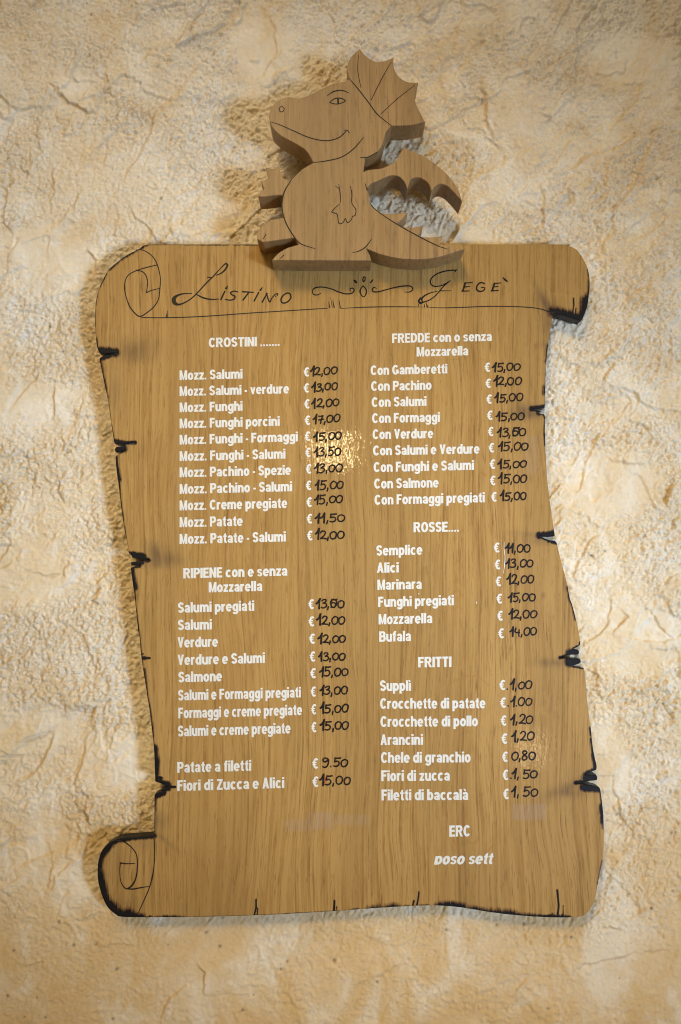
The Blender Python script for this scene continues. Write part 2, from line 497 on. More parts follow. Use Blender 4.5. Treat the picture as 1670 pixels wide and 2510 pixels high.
    c = k.mix(k.math('MULTIPLY', k.attr('rough'), k.ramp(gr, 0.50, 0.40, 0, 0.4)), c, (0.76, 0.70, 0.58))  # paler grains put the rough plaster's bright highlights into its colour
    c = k.mix(k.ramp(med, 0.51, 0.66, 0, 0.55), c, (0.64, 0.475, 0.26))
    c = k.mix(k.ramp(med, 0.49, 0.37, 0, 0.55), c, (0.78, 0.72, 0.59))
    c = k.mix(k.ramp(sm, 0.52, 0.75, 0, 0.5), c, (0.74, 0.70, 0.63))
    gran = k.math('MULTIPLY', k.ramp(gr, 0.50, 0.60), k.attr('rough'))
    c = k.mix(k.math('MULTIPLY', gran, k.ramp(sm, 0.35, 0.65, 0.15, 0.55)), c, (0.55, 0.37, 0.17))
    # warmer wash low on the wall
    lowz = k.math('MULTIPLY', k.ramp(sx.outputs[2], 1.30, 0.85, 0, 0.75), k.ramp(med, 0.34, 0.60, 0.2, 1.0))
    c = k.mix(lowz, c, (0.62, 0.42, 0.18))
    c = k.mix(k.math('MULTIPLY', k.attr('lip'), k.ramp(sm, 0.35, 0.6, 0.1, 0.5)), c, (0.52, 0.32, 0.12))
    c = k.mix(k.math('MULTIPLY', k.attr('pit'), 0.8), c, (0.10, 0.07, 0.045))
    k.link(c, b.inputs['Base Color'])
    b.inputs['Roughness'].default_value = 0.82; b.inputs['Specular IOR Level'].default_value = 0.25
    f1 = k.noise(k.mapping(co_, (900, 900, 900)), 1.0, 3, 0.65)
    f2 = k.noise(k.mapping(co_, (260, 260, 260)), 1.0, 3, 0.65)
    hh = k.math('MULTIPLY', k.math('ADD', k.math('MULTIPLY', f1, 0.5), k.math('MULTIPLY', f2, 1.5)), k.math('ADD', k.attr('rough'), 0.15))
    k.link(k.bump(hh, 0.8, 0.0018), b.inputs['Normal'])
    me.materials.append(m)
    o = bpy.data.objects.new("wall", me); COL.objects.link(o)
    o['kind'] = 'structure'; o['label'] = 'rough cream and ochre trowelled plaster wall behind the board'
    return o


build_wall()

# ------------------------------------------------------------------ the board
board = empty('menu_board', 'scroll-shaped varnished wooden menu board with burnt edges hanging on the plaster wall', 'menu board', (0, -0.004, 1.45))
INV = Vector((0, 0.004, -1.45))


def under(o, parent, off):
    o.parent = parent
    o.location = Vector((0, 0, 0)) - parent.location
    return o


c = 'c'
OUT = [(362.6, 599.2), (450, 598.5), (600, 598.5), (900, 598.3), (1144, 598.3), (1376, 598.3), (1392, 601.5), (1411.4, 609.4), (1424, 623.8), (1435.3, 643),
       (1443.2, 665), (1446.4, 694), (1443.9, 726), (1440, 751), (1431, 776), (1424, 787, c), (1414.5, 783.5), (1389, 776), (1357, 767, c),
       (1352.5, 790.5), (1347, 825.7), (1344, 850), (1341, 877.8), (1339.5, 893), (1338, 923.7), (1337.3, 969.6), (1336.7, 991), (1335.7, 999, c), (1320, 1001.5),
       (1302, 1001.7, c), (1319.6, 1006.3), (1327, 1007.5, c), (1318.8, 1011.7, c), (1334.9, 1015.5, c), (1336.7, 1022), (1336.7, 1046), (1337.7, 1098), (1339.2, 1126),
       (1341.8, 1171.8), (1347, 1217.8), (1352.5, 1256), (1359.4, 1300.4), (1360.5, 1314.2, c), (1347, 1315.7), (1321, 1313.4, c), (1334.9, 1318.8), (1347, 1324),
       (1361, 1325.5), (1366, 1332.6, c), (1373, 1363), (1385.4, 1409), (1391.7, 1433.7), (1397, 1464), (1402.5, 1479.6), (1410, 1507), (1418.5, 1542.4), (1423.4, 1573),
       (1422.4, 1581.4, c), (1414.7, 1586.7), (1405.5, 1590, c), (1416, 1592.6), (1420.5, 1598), (1418.5, 1604.3, c), (1393.3, 1606), (1372.6, 1612.5, c),
       (1390.2, 1614), (1421.6, 1615, c), (1424.7, 1622), (1421.6, 1626.5, c), (1413.2, 1629.3), (1402.5, 1632.4, c), (1431.5, 1637.6, c), (1435.4, 1660), (1440, 1712),
       (1444.6, 1753.6), (1449.2, 1785.7), (1453.8, 1830), (1459.2, 1859), (1463.5, 1877.6), (1462.5, 1887.5, c), (1447, 1893), (1432.4, 1899.4, c), (1462.3, 1899.5, c),
       (1465.3, 1906), (1463.8, 1912.8, c), (1434.7, 1916), (1410.2, 1920, c), (1430, 1922), (1453, 1925.3), (1470, 1930.4, c), (1473, 1938.8), (1476.8, 1968),
       (1479.9, 1998.5), (1480.8, 2040), (1480.5, 2079.7), (1476.7, 2111.6), (1467.7, 2159.4), (1458.2, 2207), (1447, 2229.6), (1432.7, 2244), (1410.3, 2248.5),
       (1369, 2249.7), (1305, 2247), (1241.3, 2241.4), (1193.5, 2235.3), (1145.7, 2227), (1097.8, 2221.6), (1048, 2220), (966.7, 2223.7), (919, 2226.6), (855, 2231.4),
       (791.3, 2235.5), (727.6, 2239.4), (647.8, 2243.5), (600, 2245), (519, 2247.4), (455, 2248.6), (360, 2249), (300, 2248), (283, 2241.6), (263.8, 2224), (251, 2198.6),
       (241.5, 2166.7), (239, 2138), (241.5, 2109.3), (251, 2083.8), (270, 2065.6), (295.7, 2054.8), (327.6, 2051.9), (377.5, 2048, c), (378, 2020), (378.5, 1983.5),
       (378.5, 1950, c), (383.3, 1944.3), (402.4, 1940.5, c), (392, 1938, c), (402, 1932), (412, 1928, c), (404, 1924.5), (394.8, 1921.3), (380.4, 1915.6, c), (379.5, 1887.9), (378.5, 1859),
       (376.6, 1826.6), (372.8, 1792), (367, 1744.4), (359.4, 1696.5), (353.7, 1658.3), (349.5, 1633), (345.7, 1604.5), (341.8, 1562.4), (338, 1541.3), (334.2, 1503),
       (330.4, 1464.8), (325.6, 1432.3), (320.4, 1391, c), (330, 1389), (343.7, 1387.2, c), (322, 1386.2, c), (321.2, 1378.7), (330.4, 1376.2), (368.6, 1374, c), (343, 1370),
       (322.7, 1366.2, c), (323.5, 1363, c), (316, 1355.7, c), (311, 1329.6), (303.3, 1287.5), (295.7, 1234), (290, 1186), (285, 1147.8), (283.2, 1120, c), (287, 1115.3),
       (297, 1110.5), (310, 1101.8, c), (296, 1106.5), (283, 1107.5, c), (281, 1100.5), (284, 1096), (302, 1092, c), (303.5, 1090.2), (333, 1085.2, c), (300, 1088.8), (282, 1088.2, c), (278.4, 1076.4),
       (271.7, 1030.5), (265, 982.6), (255.5, 938.6), (246.9, 896.5), (243.6, 879.3, c), (248, 874.5), (263, 870), (289, 865, c), (276, 866.3), (246, 867, c), (241.8, 861),
       (239.2, 854.4, c), (236.8, 845), (234.5, 822), (232.8, 790), (232.8, 767), (235, 738.6), (241.5, 709.9), (252.6, 684.4), (270, 657), (305.2, 628.6), (340.3, 609.4)]


def outline(pts, step=3.5):
    p = smooth_path(pts, True, step)
    a = sum(p[i][0] * p[(i + 1) % len(p)][1] - p[(i + 1) % len(p)][0] * p[i][1] for i in range(len(p)))
    # world is y-down flipped: want counter-clockwise in (x, z), i.e. clockwise here
    return p if a < 0 else p[::-1]


def inside_np(P, x, y):
    px = np.array([p[0] for p in P]); py = np.array([p[1] for p in P])
    qx, qy = np.roll(px, -1), np.roll(py, -1)
    r = np.zeros(x.shape, bool)
    for a, b, cc, d in zip(px, py, qx, qy):
        if b == d: continue
        r ^= ((b > y) != (d > y)) & (x < (cc - a) * (y - b) / (d - b) + a)
    return r


def offset_loop(P, w):
    """move each point inwards by w (P counter-clockwise in x-z)"""
    n = len(P); out = []
    for i in range(n):
        a, b, d = P[i - 1], P[i], P[(i + 1) % n]
        e1 = (b[0] - a[0], b[1] - a[1]); e2 = (d[0] - b[0], d[1] - b[1])
        l1 = math.hypot(*e1) or 1; l2 = math.hypot(*e2) or 1
        nx, ny = -e1[1] / l1 - e2[1] / l2, e1[0] / l1 + e2[0] / l2
        L = math.hypot(nx, ny) or 1
        out.append((b[0] + nx / L * w, b[1] + ny / L * w))
    return out


def slab(name, P, front, back, mat, parent, grid=None, bev=0.0012, attrs=None, smooth_sides=False):
    """P: outline in (x, z) metres, counter-clockwise seen from -y. A plank with eased front edges; front filled with an optional fine grid."""
    n = len(P)
    inner = offset_loop(P, bev); mid = offset_loop(P, bev * 0.3)
    pts = [Vector(p) for p in inner]
    edges = [(i, (i + 1) % n) for i in range(n)]
    if grid:
        A = np.array(inner)
        gx = np.arange(A[:, 0].min(), A[:, 0].max(), grid); gz = np.arange(A[:, 1].min(), A[:, 1].max(), grid)
        GX, GZ = np.meshgrid(gx, gz)
        GX = GX + (np.arange(GX.shape[0]) % 2)[:, None] * grid * 0.5
        GX, GZ = GX.ravel(), GZ.ravel()
        ok = inside_np(inner, GX, GZ)
        GX, GZ = GX[ok], GZ[ok]
        keep = np.ones(len(GX), bool)
        for q in A:
            keep &= np.hypot(GX - q[0], GZ - q[1]) > grid * 0.45
        pts += [Vector((a, b)) for a, b in zip(GX[keep], GZ[keep])]
    r = delaunay_2d_cdt(pts, [], [list(range(n))], 1, 1e-7)
    V2 = r[0]; F2 = r[2]
    verts = [(v[0], -front, v[1]) for v in V2]
    faces = []
    for f in F2:
        a, b, d = (verts[i] for i in f[:3])
        s = (b[0] - a[0]) * (d[2] - a[2]) - (d[0] - a[0]) * (b[2] - a[2])
        faces.append(tuple(f) if s > 0 else tuple(f[::-1]))
    # map the input outline to output vertices
    m = {}
    for vi, orig in enumerate(r[3]):
        for o_ in orig:
            m[o_] = vi
    ring0 = [m[i] for i in range(n)]
    nf = len(faces)
    rings = [ring0]
    for (loop, d) in ((mid, front - bev * 0.3), (P, front - bev), (P, back)):
        b0 = len(verts); verts += [(p[0], -d, p[1]) for p in loop]; rings.append(list(range(b0, b0 + n)))
    for ra, rb in zip(rings[:-1], rings[1:]):
        for i in range(n):
            j = (i + 1) % n
            if ra[i] == ra[j]:
                faces.append((ra[i], rb[i], rb[j]))
            else: faces.append((ra[i], rb[i], rb[j], ra[j]))
    # back
    rb = delaunay_2d_cdt([Vector(p) for p in P], [], [list(range(n))], 1, 1e-7)
    b0 = len(verts); verts += [(v[0], -back, v[1]) for v in rb[0]]
    for f in rb[2]:
        faces.append(tuple(b0 + i for i in f))
    o = mesh_obj(name, verts, faces, mat)
    under(o, parent, None)
    me = o.data
    if attrs:
        co = np.empty(len(me.vertices) * 3, np.float32); me.vertices.foreach_get('co', co); co = co.reshape(-1, 3)
        u, v = px_np(co[:, 0], co[:, 2], front)
        for nm, arr in attrs(u, v, -co[:, 1]).items():
            at_ = me.attributes.new(nm, 'FLOAT', 'POINT'); at_.data.foreach_set('value', arr.astype(np.float32))
    return o


# burnt strokes: (points px, radius px, strength)
BURN = [([(236, 828), (240, 856)], 4, .9), ([(242, 861), (283, 864)], 11, 1.3), ([(248, 879), (272, 871)], 6, 1.1), ([(243, 880), (248, 900), (262, 975)], 6, 1.0),
        ([(262, 975), (272, 1035), (279, 1078)], 3.5, .9), ([(281, 1082), (300, 1086)], 7, 1.2), ([(300, 1086), (332, 1085)], 4.5, 1.3), ([(284, 1102), (300, 1098)], 11, 1.4),
        ([(298, 1106), (308, 1103)], 4, 1.0), ([(285, 1120), (288, 1145), (292, 1175)], 8, .95), ([(292, 1175), (303, 1285), (312, 1340)], 3.6, .9),
        ([(318, 1359), (352, 1364), (352, 1370)], 8, 1.3), ([(330, 1368), (364, 1373)], 6, 1.3), ([(324, 1382), (346, 1377)], 9, 1.35), ([(324, 1389), (342, 1387)], 5, 1.3), ([(322, 1394), (326, 1428), (330, 1440)], 9, 1.1),
        ([(328, 1440), (336, 1520), (342, 1560), (350, 1630)], 4, 1.0), ([(346, 1613), (356, 1613)], 4.5, 1.3), ([(356, 1613), (368, 1613)], 2.5, 1.3), ([(345, 1604), (351, 1603)], 2.5, 1.1),
        ([(353, 1640), (360, 1700), (368, 1745), (374, 1790), (376, 1830)], 4.5, 1.0), ([(378, 1832), (382, 1860), (382, 1895)], 10, 1.1), ([(381, 1906), (396, 1907)], 3.2, 1.4),
        ([(382, 1917), (396, 1921), (410, 1924)], 9, 1.3), ([(409, 1929), (430, 1929)], 3, 1.4), ([(393, 1938), (412, 1933)], 7, 1.3), ([(382, 1949), (402, 1942)], 8, 1.3), ([(380, 1955), (379, 1985)], 6, .9),
        ([(379, 1985), (377, 2048)], 3.5, .8),
        ([(378, 2049), (330, 2053), (295, 2058), (270, 2068)], 7, 1.1), ([(270, 2068), (250, 2090)], 12, 1.15), ([(248, 2092), (241, 2135)], 9, 1.1), ([(241, 2140), (250, 2190), (266, 2222)], 14, 1.15),
        ([(266, 2222), (292, 2244), (320, 2248)], 19, 1.15), ([(320, 2248), (345, 2250)], 14, 1.05), ([(340, 2250), (380, 2252), (430, 2250)], 7, 1.0), ([(400, 2248), (450, 2249)], 6, 1.0),
        ([(450, 2249), (620, 2245), (850, 2232)], 2.2, 1.0), ([(624, 2243), (628, 2225), (628, 2205)], 2.0, 1.3), ([(631, 2242), (632, 2226)], 1.4, 1.3), ([(819, 2232), (820, 2208)], 2.5, 1.3), ([(826, 2232), (826, 2222)], 1.4, 1.3),
        ([(860, 2231), (880, 2229)], 4, 1.0), ([(905, 2228), (928, 2226)], 10, 1.0), ([(950, 2226), (975, 2224)], 13, 1.0), ([(930, 2226), (1000, 2223)], 6, .9), ([(1012, 2220), (1015, 2208)], 2.2, 1.3), ([(1022, 2220), (1026, 2200), (1027, 2186)], 1.9, 1.3),
        ([(1030, 2220), (1052, 2221)], 4.5, 1.0), ([(1078, 2222), (1100, 2222), (1135, 2225)], 13, 1.05), ([(1135, 2226), (1195, 2236)], 10, 1.0), ([(1195, 2236), (1260, 2243)], 13, 1.0), ([(1260, 2243), (1320, 2247)], 8, 1.0),
        ([(1320, 2247), (1395, 2250)], 7, 1.1), ([(1367, 2248), (1370, 2220), (1366, 2182)], 2.2, 1.4), ([(1364, 2246), (1370, 2225)], 1.3, 1.2), ([(1381, 2244), (1381, 2218)], 1.3, 1.3), ([(1352, 2248), (1354, 2238)], 1.7, 1.2),
        ([(1337, 998), (1322, 1001), (1304, 1002)], 7, 1.25), ([(1304, 1002), (1322, 1008)], 4, 1.2), ([(1327, 1010), (1321, 1012)], 7, 1.2), ([(1333, 1016), (1337, 1022), (1337, 1090)], 4.5, 1.0), ([(1345, 850), (1341, 885)], 8, 1.0),
        ([(1340, 905), (1338, 990)], 3.5, .9), ([(1337, 950), (1336, 962)], 8, 1.0),
        ([(1361, 1306), (1345, 1311), (1322, 1313)], 8, 1.25), ([(1330, 1317), (1347, 1325), (1364, 1331)], 5, 1.2), ([(1392, 1440), (1397, 1468), (1404, 1485), (1412, 1520)], 5.5, 1.0),
        ([(1423, 1575), (1422, 1583), (1406, 1590)], 4, 1.2), ([(1398, 1602), (1419, 1598)], 11, 1.4), ([(1374, 1612), (1392, 1606)], 5, 1.2), ([(1396, 1622), (1422, 1621)], 12, 1.4), ([(1404, 1632), (1430, 1637)], 3.5, 1.3),
        ([(1448, 1785), (1450, 1800)], 6, 1.0), ([(1451, 1812), (1455, 1850)], 6, 1.0), ([(1456, 1850), (1462, 1878), (1462, 1888), (1436, 1898)], 7, 1.15), ([(1440, 1906), (1464, 1906)], 13, 1.4), ([(1411, 1919), (1434, 1916)], 5, 1.3),
        ([(1432, 1929), (1450, 1931), (1470, 1934)], 10, 1.3), ([(1473, 1940), (1478, 1980), (1480, 2030)], 5.5, 1.0), ([(1477, 1975), (1479, 1992)], 10, 1.05), ([(1479, 2003), (1480, 2014)], 9, 1.05), ([(1477, 2110), (1466, 2165)], 4, .9),
        ([(1445, 660), (1447, 700), (1443, 740)], 5, 1.1), ([(1443, 735), (1436, 765), (1424, 786)], 17, 1.2), ([(1358, 765), (1390, 774), (1424, 786)], 15, 1.15), ([(1406, 730), (1407, 748)], 1.7, 1.2), ([(1407, 748), (1402, 780)], 1.7, 1.2), ([(1412, 755), (1409, 785)], 1.7, 1.1),
        ([(268, 660), (305, 629), (360, 600)], 5.5, 1.0), ([(234, 750), (240, 712), (262, 670)], 3.0, .9), ([(233, 760), (234, 830)], 3, .8), ([(455, 599), (560, 599)], 3.5, 1.0), ([(575, 599), (632, 599)], 3.5, 1.0), ([(362, 599), (455, 599)], 2.2, .8)]
# soft soot: (x, y, rx, ry, strength, angle)
SOOT = [(315, 862, 58, 24, .5, 0), (345, 878, 45, 20, .3, 0), (285, 960, 16, 46, .45, 0), (330, 1100, 60, 20, .12, 0), (380, 1352, 26, 22, .75, 0), (415, 1366, 26, 18, .55, 0), (400, 1376, 60, 14, .4, 0), (375, 1388, 40, 10, .3, 0),
        (350, 845, 60, 20, .28, 0), (388, 2012, 22, 26, .75, 0), (405, 2060, 40, 6, .5, 40), (352, 2062, 30, 26, .4, 30), (1345, 795, 16, 36, .7, 0), (1335, 845, 26, 10, .35, 0), (1325, 718, 10, 30, .5, -30),
        (1340, 748, 14, 30, .8, -48), (1300, 1010, 42, 16, .75, 0), (1275, 1000, 32, 20, .35, 0), (1290, 1020, 30, 10, .4, 0), (1310, 1310, 60, 7, .55, 4), (1325, 1326, 55, 11, .5, 0), (1365, 1621, 60, 9, .55, 0), (1350, 1630, 40, 8, .35, 0),
        (1400, 1925, 45, 12, .6, -20), (1370, 1945, 55, 18, .45, -20), (1405, 1945, 45, 9, .5, 0), (1395, 1640, 30, 10, .15, 0), (1182, 1175, 4, 12, .3, 0), (1301, 1172, 4, 10, .5, 0), (1332, 1460, 5, 7, .7, 0), (1252, 1525, 6, 10, .5, -30),
        (1252, 1590, 3, 4, .6, 0), (1257, 1902, 6, 20, .3, 0), (1240, 855, 2, 22, .5, 0), (1026, 850, 2, 30, .5, 0), (1031, 950, 2, 15, .5, 0), (853, 905, 2, 8, .6, 0), (862, 915, 2, 10, .7, 0), (860, 945, 2, 8, .5, 0), (870, 1474, 3, 5, .6, 0), (1300, 2035, 40, 20, .0, 0),
        (290, 2110, 30, 60, .25, 0), (300, 2215, 40, 20, .4, 0), (264, 1340, 10, 10, .0, 0), (1470, 2130, 12, 6, .35, 0)]
STAIN = [([(1112, 1385), (1122, 1375), (1134, 1392)], 5), ([(1114, 1428), (1122, 1422), (1130, 1428)], 5), ([(1112, 1452), (1122, 1446), (1135, 1462)], 5), ([(1115, 1491), (1124, 1487), (1134, 1494)], 5), ([(1178, 1420), (1188, 1416)], 5),
         ([(1120, 1668), (1128, 1662), (1150, 1656)], 6), ([(1085, 1700), (1100, 1680), (1118, 1666)], 4), ([(1156, 1660), (1165, 1655), (1178, 1662)], 5), ([(1180, 1664), (1198, 1680)], 4), ([(1115, 1794), (1135, 1788), (1155, 1796)], 5), ([(1110, 2058), (1128, 2082)], 8),
         ([(1146, 2062), (1156, 2068), (1170, 2062), (1172, 2050)], 8), ([(1210, 2070), (1196, 2086)], 6), ([(1124, 2120), (1133, 2134)], 6), ([(1105, 881), (1130, 881)], 3), ([(1160, 882), (1190, 882)], 2.5), ([(1111, 1322), (1118, 1320)], 5),
         ([(515, 2087), (519, 2088)], 6), ([(532, 2094), (535, 2095)], 7), ([(528, 2156), (531, 2157)], 7), ([(1012, 1600), (1018, 1590)], 7), ([(1180, 1158), (1190, 1165)], 9), ([(1111, 1171), (1118, 1171)], 4)]
RESID = [(1258, 1337, 1972, 2008, .5), (700, 775, 2010, 2036, .35), (755, 815, 1992, 2030, .45), (780, 905, 1998, 2020, .25), (1288, 1322, 1070, 1160, .25)]


def board_attrs(u, v, d):
    burn = np.zeros_like(u); soot = np.zeros_like(u); stain = np.zeros_like(u); res = np.zeros_like(u)
    for pts, r, s in BURN:
        if s <= 1.0: s *= 0.80
        r *= 0.66
        pr = np.array(pts, float); mg = r * 2.5 + 2
        sel = np.nonzero((u > pr[:, 0].min() - mg) & (u < pr[:, 0].max() + mg) & (v > pr[:, 1].min() - mg) & (v < pr[:, 1].max() + mg))[0]
        if not len(sel): continue
        best = np.full(len(sel), 1e9)
        for a, b in zip(pts[:-1], pts[1:]):
            best = np.minimum(best, seg_dist(u[sel], v[sel], a, b)[0])
        val = s * np.clip(1.0 - 0.42 * best / r, 0, 1) * (best < mg)
        burn[sel] = np.maximum(burn[sel], val)
    for x, y, rx, ry, s, an in SOOT:
        ca, sa = math.cos(R(-an)), math.sin(R(-an))
        du, dv = u - x, v - y
        a, b = du * ca - dv * sa, du * sa + dv * ca
        soot += s * np.exp(-((a / rx) ** 2 + (b / ry) ** 2))
    for pts, r in STAIN:
        pp = smooth_path(pts, False, 6)
        best = np.full(u.shape, 1e9)
        for a, b in zip(pp[:-1], pp[1:]):
            best = np.minimum(best, seg_dist(u, v, a, b)[0])
        stain = np.maximum(stain, sstep(1.0, 0.0, best / (r * 0.8)))
    for x0, x1, y0, y1, s in RESID:
        res = np.maximum(res, s * sstep(-6, 3, u - x0) * sstep(-6, 3, x1 - u) * sstep(-6, 3, v - y0) * sstep(-6, 3, y1 - v))
    # sawn side faces: scorched brown, blacker where the front edge is burnt
    side = d < BOARD_F - 0.0009
    burn = np.where(side, np.maximum(burn * 1.5, 0.30), burn)
    return {'burn': np.clip(burn, 0, 1.5), 'soot': np.clip(soot, 0, 1), 'stain': stain, 'residue': res}


outp = outline(OUT, 3.0)
P = [at(u, v, BOARD_F) for u, v in outp]
slab('scroll_panel', P, BOARD_F, BOARD_B, M['board'], board, grid=0.00135, bev=0.0011, attrs=board_attrs)


# dark metal spacers that hold the board off the wall (hidden behind it)
def spacer(u, v):
    x, z = at(u, v, 0.01)
    vs, fs = [], []
    for k in range(12):
        a = k * math.pi / 6
        for d in (BOARD_B - 0.0005, -0.004): vs.append((x + 0.008 * math.cos(a), -d, z + 0.008 * math.sin(a)))
    for k in range(12):
        j = (k + 1) % 12; fs.append((2 * k, 2 * j, 2 * j + 1, 2 * k + 1))
    fs.append(tuple(range(0, 24, 2))); fs.append(tuple(range(1, 24, 2)))
    o = mesh_obj('spacer', vs, fs, M['thin']); under(o, board, None)


spacer(520, 700); spacer(1200, 700)

# ------------------------------------------------------------------ marks on the board
Z1 = BOARD_F + 0.0002; Z2 = BOARD_F + 0.0004


def zc(pts, ox, oy, s):
    return [(ox + p[0] / s, oy + p[1] / s) + ((p[2] / s,) if len(p) > 2 else ()) + tuple(p[3:]) for p in pts]


def mark(name, strokes, ox, oy, s, mat='paint', label=None, depth=Z1, ws=1.3, parent=None):
    polys = []
    for st in strokes: polys += stroke(zc(st, ox, oy, s), ws, 3.0)
    o = decal(name, polys, depth, M[mat], None, label)
    return under(o, parent or board, None)


A = (400, 620, 3.136); B = (750, 620, 3.136)
mark('title_letter', [[(408, 172, 5), (450, 154, 9), (480, 125, 11), (496, 92, 12), (484, 80, 10), (440, 120, 6), (390, 176, 8), (330, 235, 8), (270, 300, 8), (215, 352, 8), (160, 385, 8), (115, 397, 13), (88, 382, 24), (84, 352, 24), (110, 328, 13), (160, 313, 8), (222, 312, 4)],
                      [(262, 322, 7), (310, 345, 10), (370, 357, 9), (430, 354, 5)], [(340, 187, 5), (370, 189, 7)]], *A, label='tall black script capital L with looped foot')
mark('title_letter', [[(475, 295, 9), (445, 358, 10)], [(496, 255, 6), (484, 273, 12)], [(492, 270, 10), (484, 274, 10)]], *A)
mark('title_letter', [[(576, 300, 7), (545, 294, 9), (518, 306, 9), (526, 320, 8), (552, 333, 10), (546, 355, 9), (510, 363, 8), (478, 356, 7)]], *A)
mark('title_letter', [[(612, 298, 9), (695, 303, 7)], [(660, 303, 9), (615, 362, 10)]], *A)
mark('title_letter', [[(735, 305, 9), (700, 370, 9)], [(762, 267, 7), (748, 286, 11)]], *A)
mark('title_letter', [[(800, 312, 9), (762, 378, 9)], [(795, 310, 8), (818, 376, 9), (838, 345, 7), (866, 316, 7), (884, 312, 6), (878, 328, 5), (862, 335, 4)]], *A)
mark('title_letter', [[(975, 314, 9), (955, 308, 9), (925, 325, 9), (908, 355, 10), (912, 380, 9), (935, 385, 9), (965, 370, 9), (984, 340, 9), (975, 314, 9)]], *A)
mark('ornament_flourish', [[(1215, 310, 4), (1185, 323, 7), (1155, 316, 7), (1148, 290, 6), (1170, 268, 8), (1220, 262, 7), (1290, 275, 7), (1350, 300, 8), (1410, 315, 8), (1455, 308, 8), (1470, 285, 7), (1456, 270, 7), (1436, 278, 6), (1440, 296, 4)]], *A)
mark('ornament_drop', [[(440, 252, 6), (418, 285, 8), (421, 315, 8), (445, 338, 6), (465, 308, 8), (462, 278, 7), (440, 252, 6)]], *B)
mark('ornament_petal', [[(447, 183, 6), (438, 202, 7), (444, 222, 7), (456, 205, 6), (456, 188, 6), (447, 183, 6)]], *B)
mark('ornament_petal', [[(370, 209, 6), (380, 225, 7), (393, 231, 5), (384, 214, 5), (370, 209, 6)]], *B)
mark('ornament_petal', [[(515, 206, 7), (502, 220, 5), (493, 231, 5), (509, 220, 6), (515, 206, 7)]], *B)
mark('ornament_flourish', [[(543, 273, 4), (525, 265, 7), (510, 280, 7), (520, 298, 8), (560, 298, 8), (620, 282, 7), (700, 262, 8), (770, 253, 8), (810, 258, 7), (822, 278, 7), (800, 300, 7), (757, 300, 4)]], *B)
mark('title_letter', [[(1162, 127, 5), (1146, 146, 6)], [(1156, 132, 7), (1080, 138, 8), (1010, 160, 7), (966, 195, 7), (958, 230, 7), (985, 256, 7), (1040, 252, 6), (1080, 232, 6), (1112, 213, 4)],
                      [(1105, 218, 5), (1060, 255, 7), (1000, 325, 7), (950, 362, 7), (905, 378, 8), (880, 386, 14), (867, 368, 12), (884, 347, 10)], [(1012, 294, 4), (950, 310, 7), (905, 335, 10), (890, 358, 10), (900, 376, 7)], [(1032, 291, 6), (1115, 291, 4)]],
     *B, label='large looped black script capital G')
mark('title_letter', [[(1225, 232, 11), (1207, 292, 11)], [(1222, 231, 8), (1280, 228, 6)], [(1215, 262, 8), (1262, 258, 5)], [(1200, 294, 8), (1256, 292, 7)]], *B)
mark('title_letter', [[(1372, 235, 9), (1342, 228, 9), (1318, 250, 9), (1313, 280, 10), (1332, 295, 9), (1365, 290, 8), (1376, 268, 7), (1350, 265, 7)]], *B)
mark('title_letter', [[(1450, 235, 11), (1432, 290, 11)], [(1448, 236, 8), (1500, 230, 6)], [(1440, 262, 8), (1480, 258, 5)], [(1425, 292, 8), (1480, 288, 7)]], *B)
mark('title_accent', [[(1515, 188, 5), (1530, 205, 12), (1548, 218, 9)]], *B)
# scroll outlines
T = (200, 560, 3.136)
mark('burnt_line', [[(420, 165, 4), (460, 163, 5), (510, 185, 6), (555, 225, 6), (583, 280, 7), (600, 340, 6), (607, 400, 6), (601, 480, 7), (593, 540, 6), (565, 592, 7), (520, 635, 7), (452, 676, 8), (408, 648, 8), (370, 598, 8), (345, 530, 6), (332, 460, 7), (338, 400, 6), (365, 355, 6), (425, 322, 7)]], *T, mat='thin')
mark('burnt_line', [[(425, 322, 6), (500, 300, 7), (580, 281, 6)], [(428, 324, 6), (465, 330, 7), (495, 360, 7), (508, 410, 7), (505, 455, 6), (500, 494, 6)], [(500, 494, 7), (540, 476, 6), (600, 461, 5)]], *T, mat='thin')
mark('burnt_line', [[(460, 683, 5), (520, 686, 6), (700, 685, 6), (900, 678, 6), (1100, 665, 6), (1300, 650, 6), (1450, 641, 6), (1750, 622, 6), (1895, 613, 4)]], *T, mat='thin')
mark('burnt_line', [[(268, 427, 3), (430, 418, 6), (600, 414, 6), (750, 414, 6), (902, 416, 3)]], *B, mat='thin')
mark('burnt_line', [[(945, 418, 3), (1050, 422, 5), (1200, 418, 6), (1400, 411, 6), (1568, 412, 6), (1700, 417, 6), (1800, 430, 6), (1898, 463, 9)]], *B, mat='thin')
for tick in ([(650, 683, 6), (663, 630, 2)], [(660, 682, 5), (664, 650, 2)]): mark('burnt_tick', [tick], *T, mat='thin')
for tick in ([(182, 418, 8), (176, 375, 3)], [(203, 416, 5), (190, 340, 2)], [(218, 418, 8), (207, 365, 3)], [(265, 422, 7), (255, 360, 3)], [(866, 408, 6), (865, 390, 3)], [(912, 415, 7), (912, 395, 3)], [(932, 417, 7), (922, 372, 3)], [(938, 417, 5), (938, 398, 3)]):
    mark('burnt_tick', [tick], *B, mat='thin')
Lo = (200, 2020, 3.136)
mark('burnt_line', [[(268, 128, 4), (310, 130, 7), (350, 150, 8), (395, 190, 7), (424, 240, 7), (430, 320, 7), (422, 400, 8), (397, 460, 11), (352, 497, 9), (320, 475, 7), (300, 430, 5), (295, 360, 5), (299, 302, 6)]], *Lo, mat='thin')
mark('burnt_line', [[(300, 299, 9), (350, 305, 7), (410, 302, 5)]], *Lo, mat='thin')
mark('burnt_line', [[(355, 499, 7), (400, 499, 8), (450, 490, 8), (522, 478, 4)]], *Lo, mat='thin')
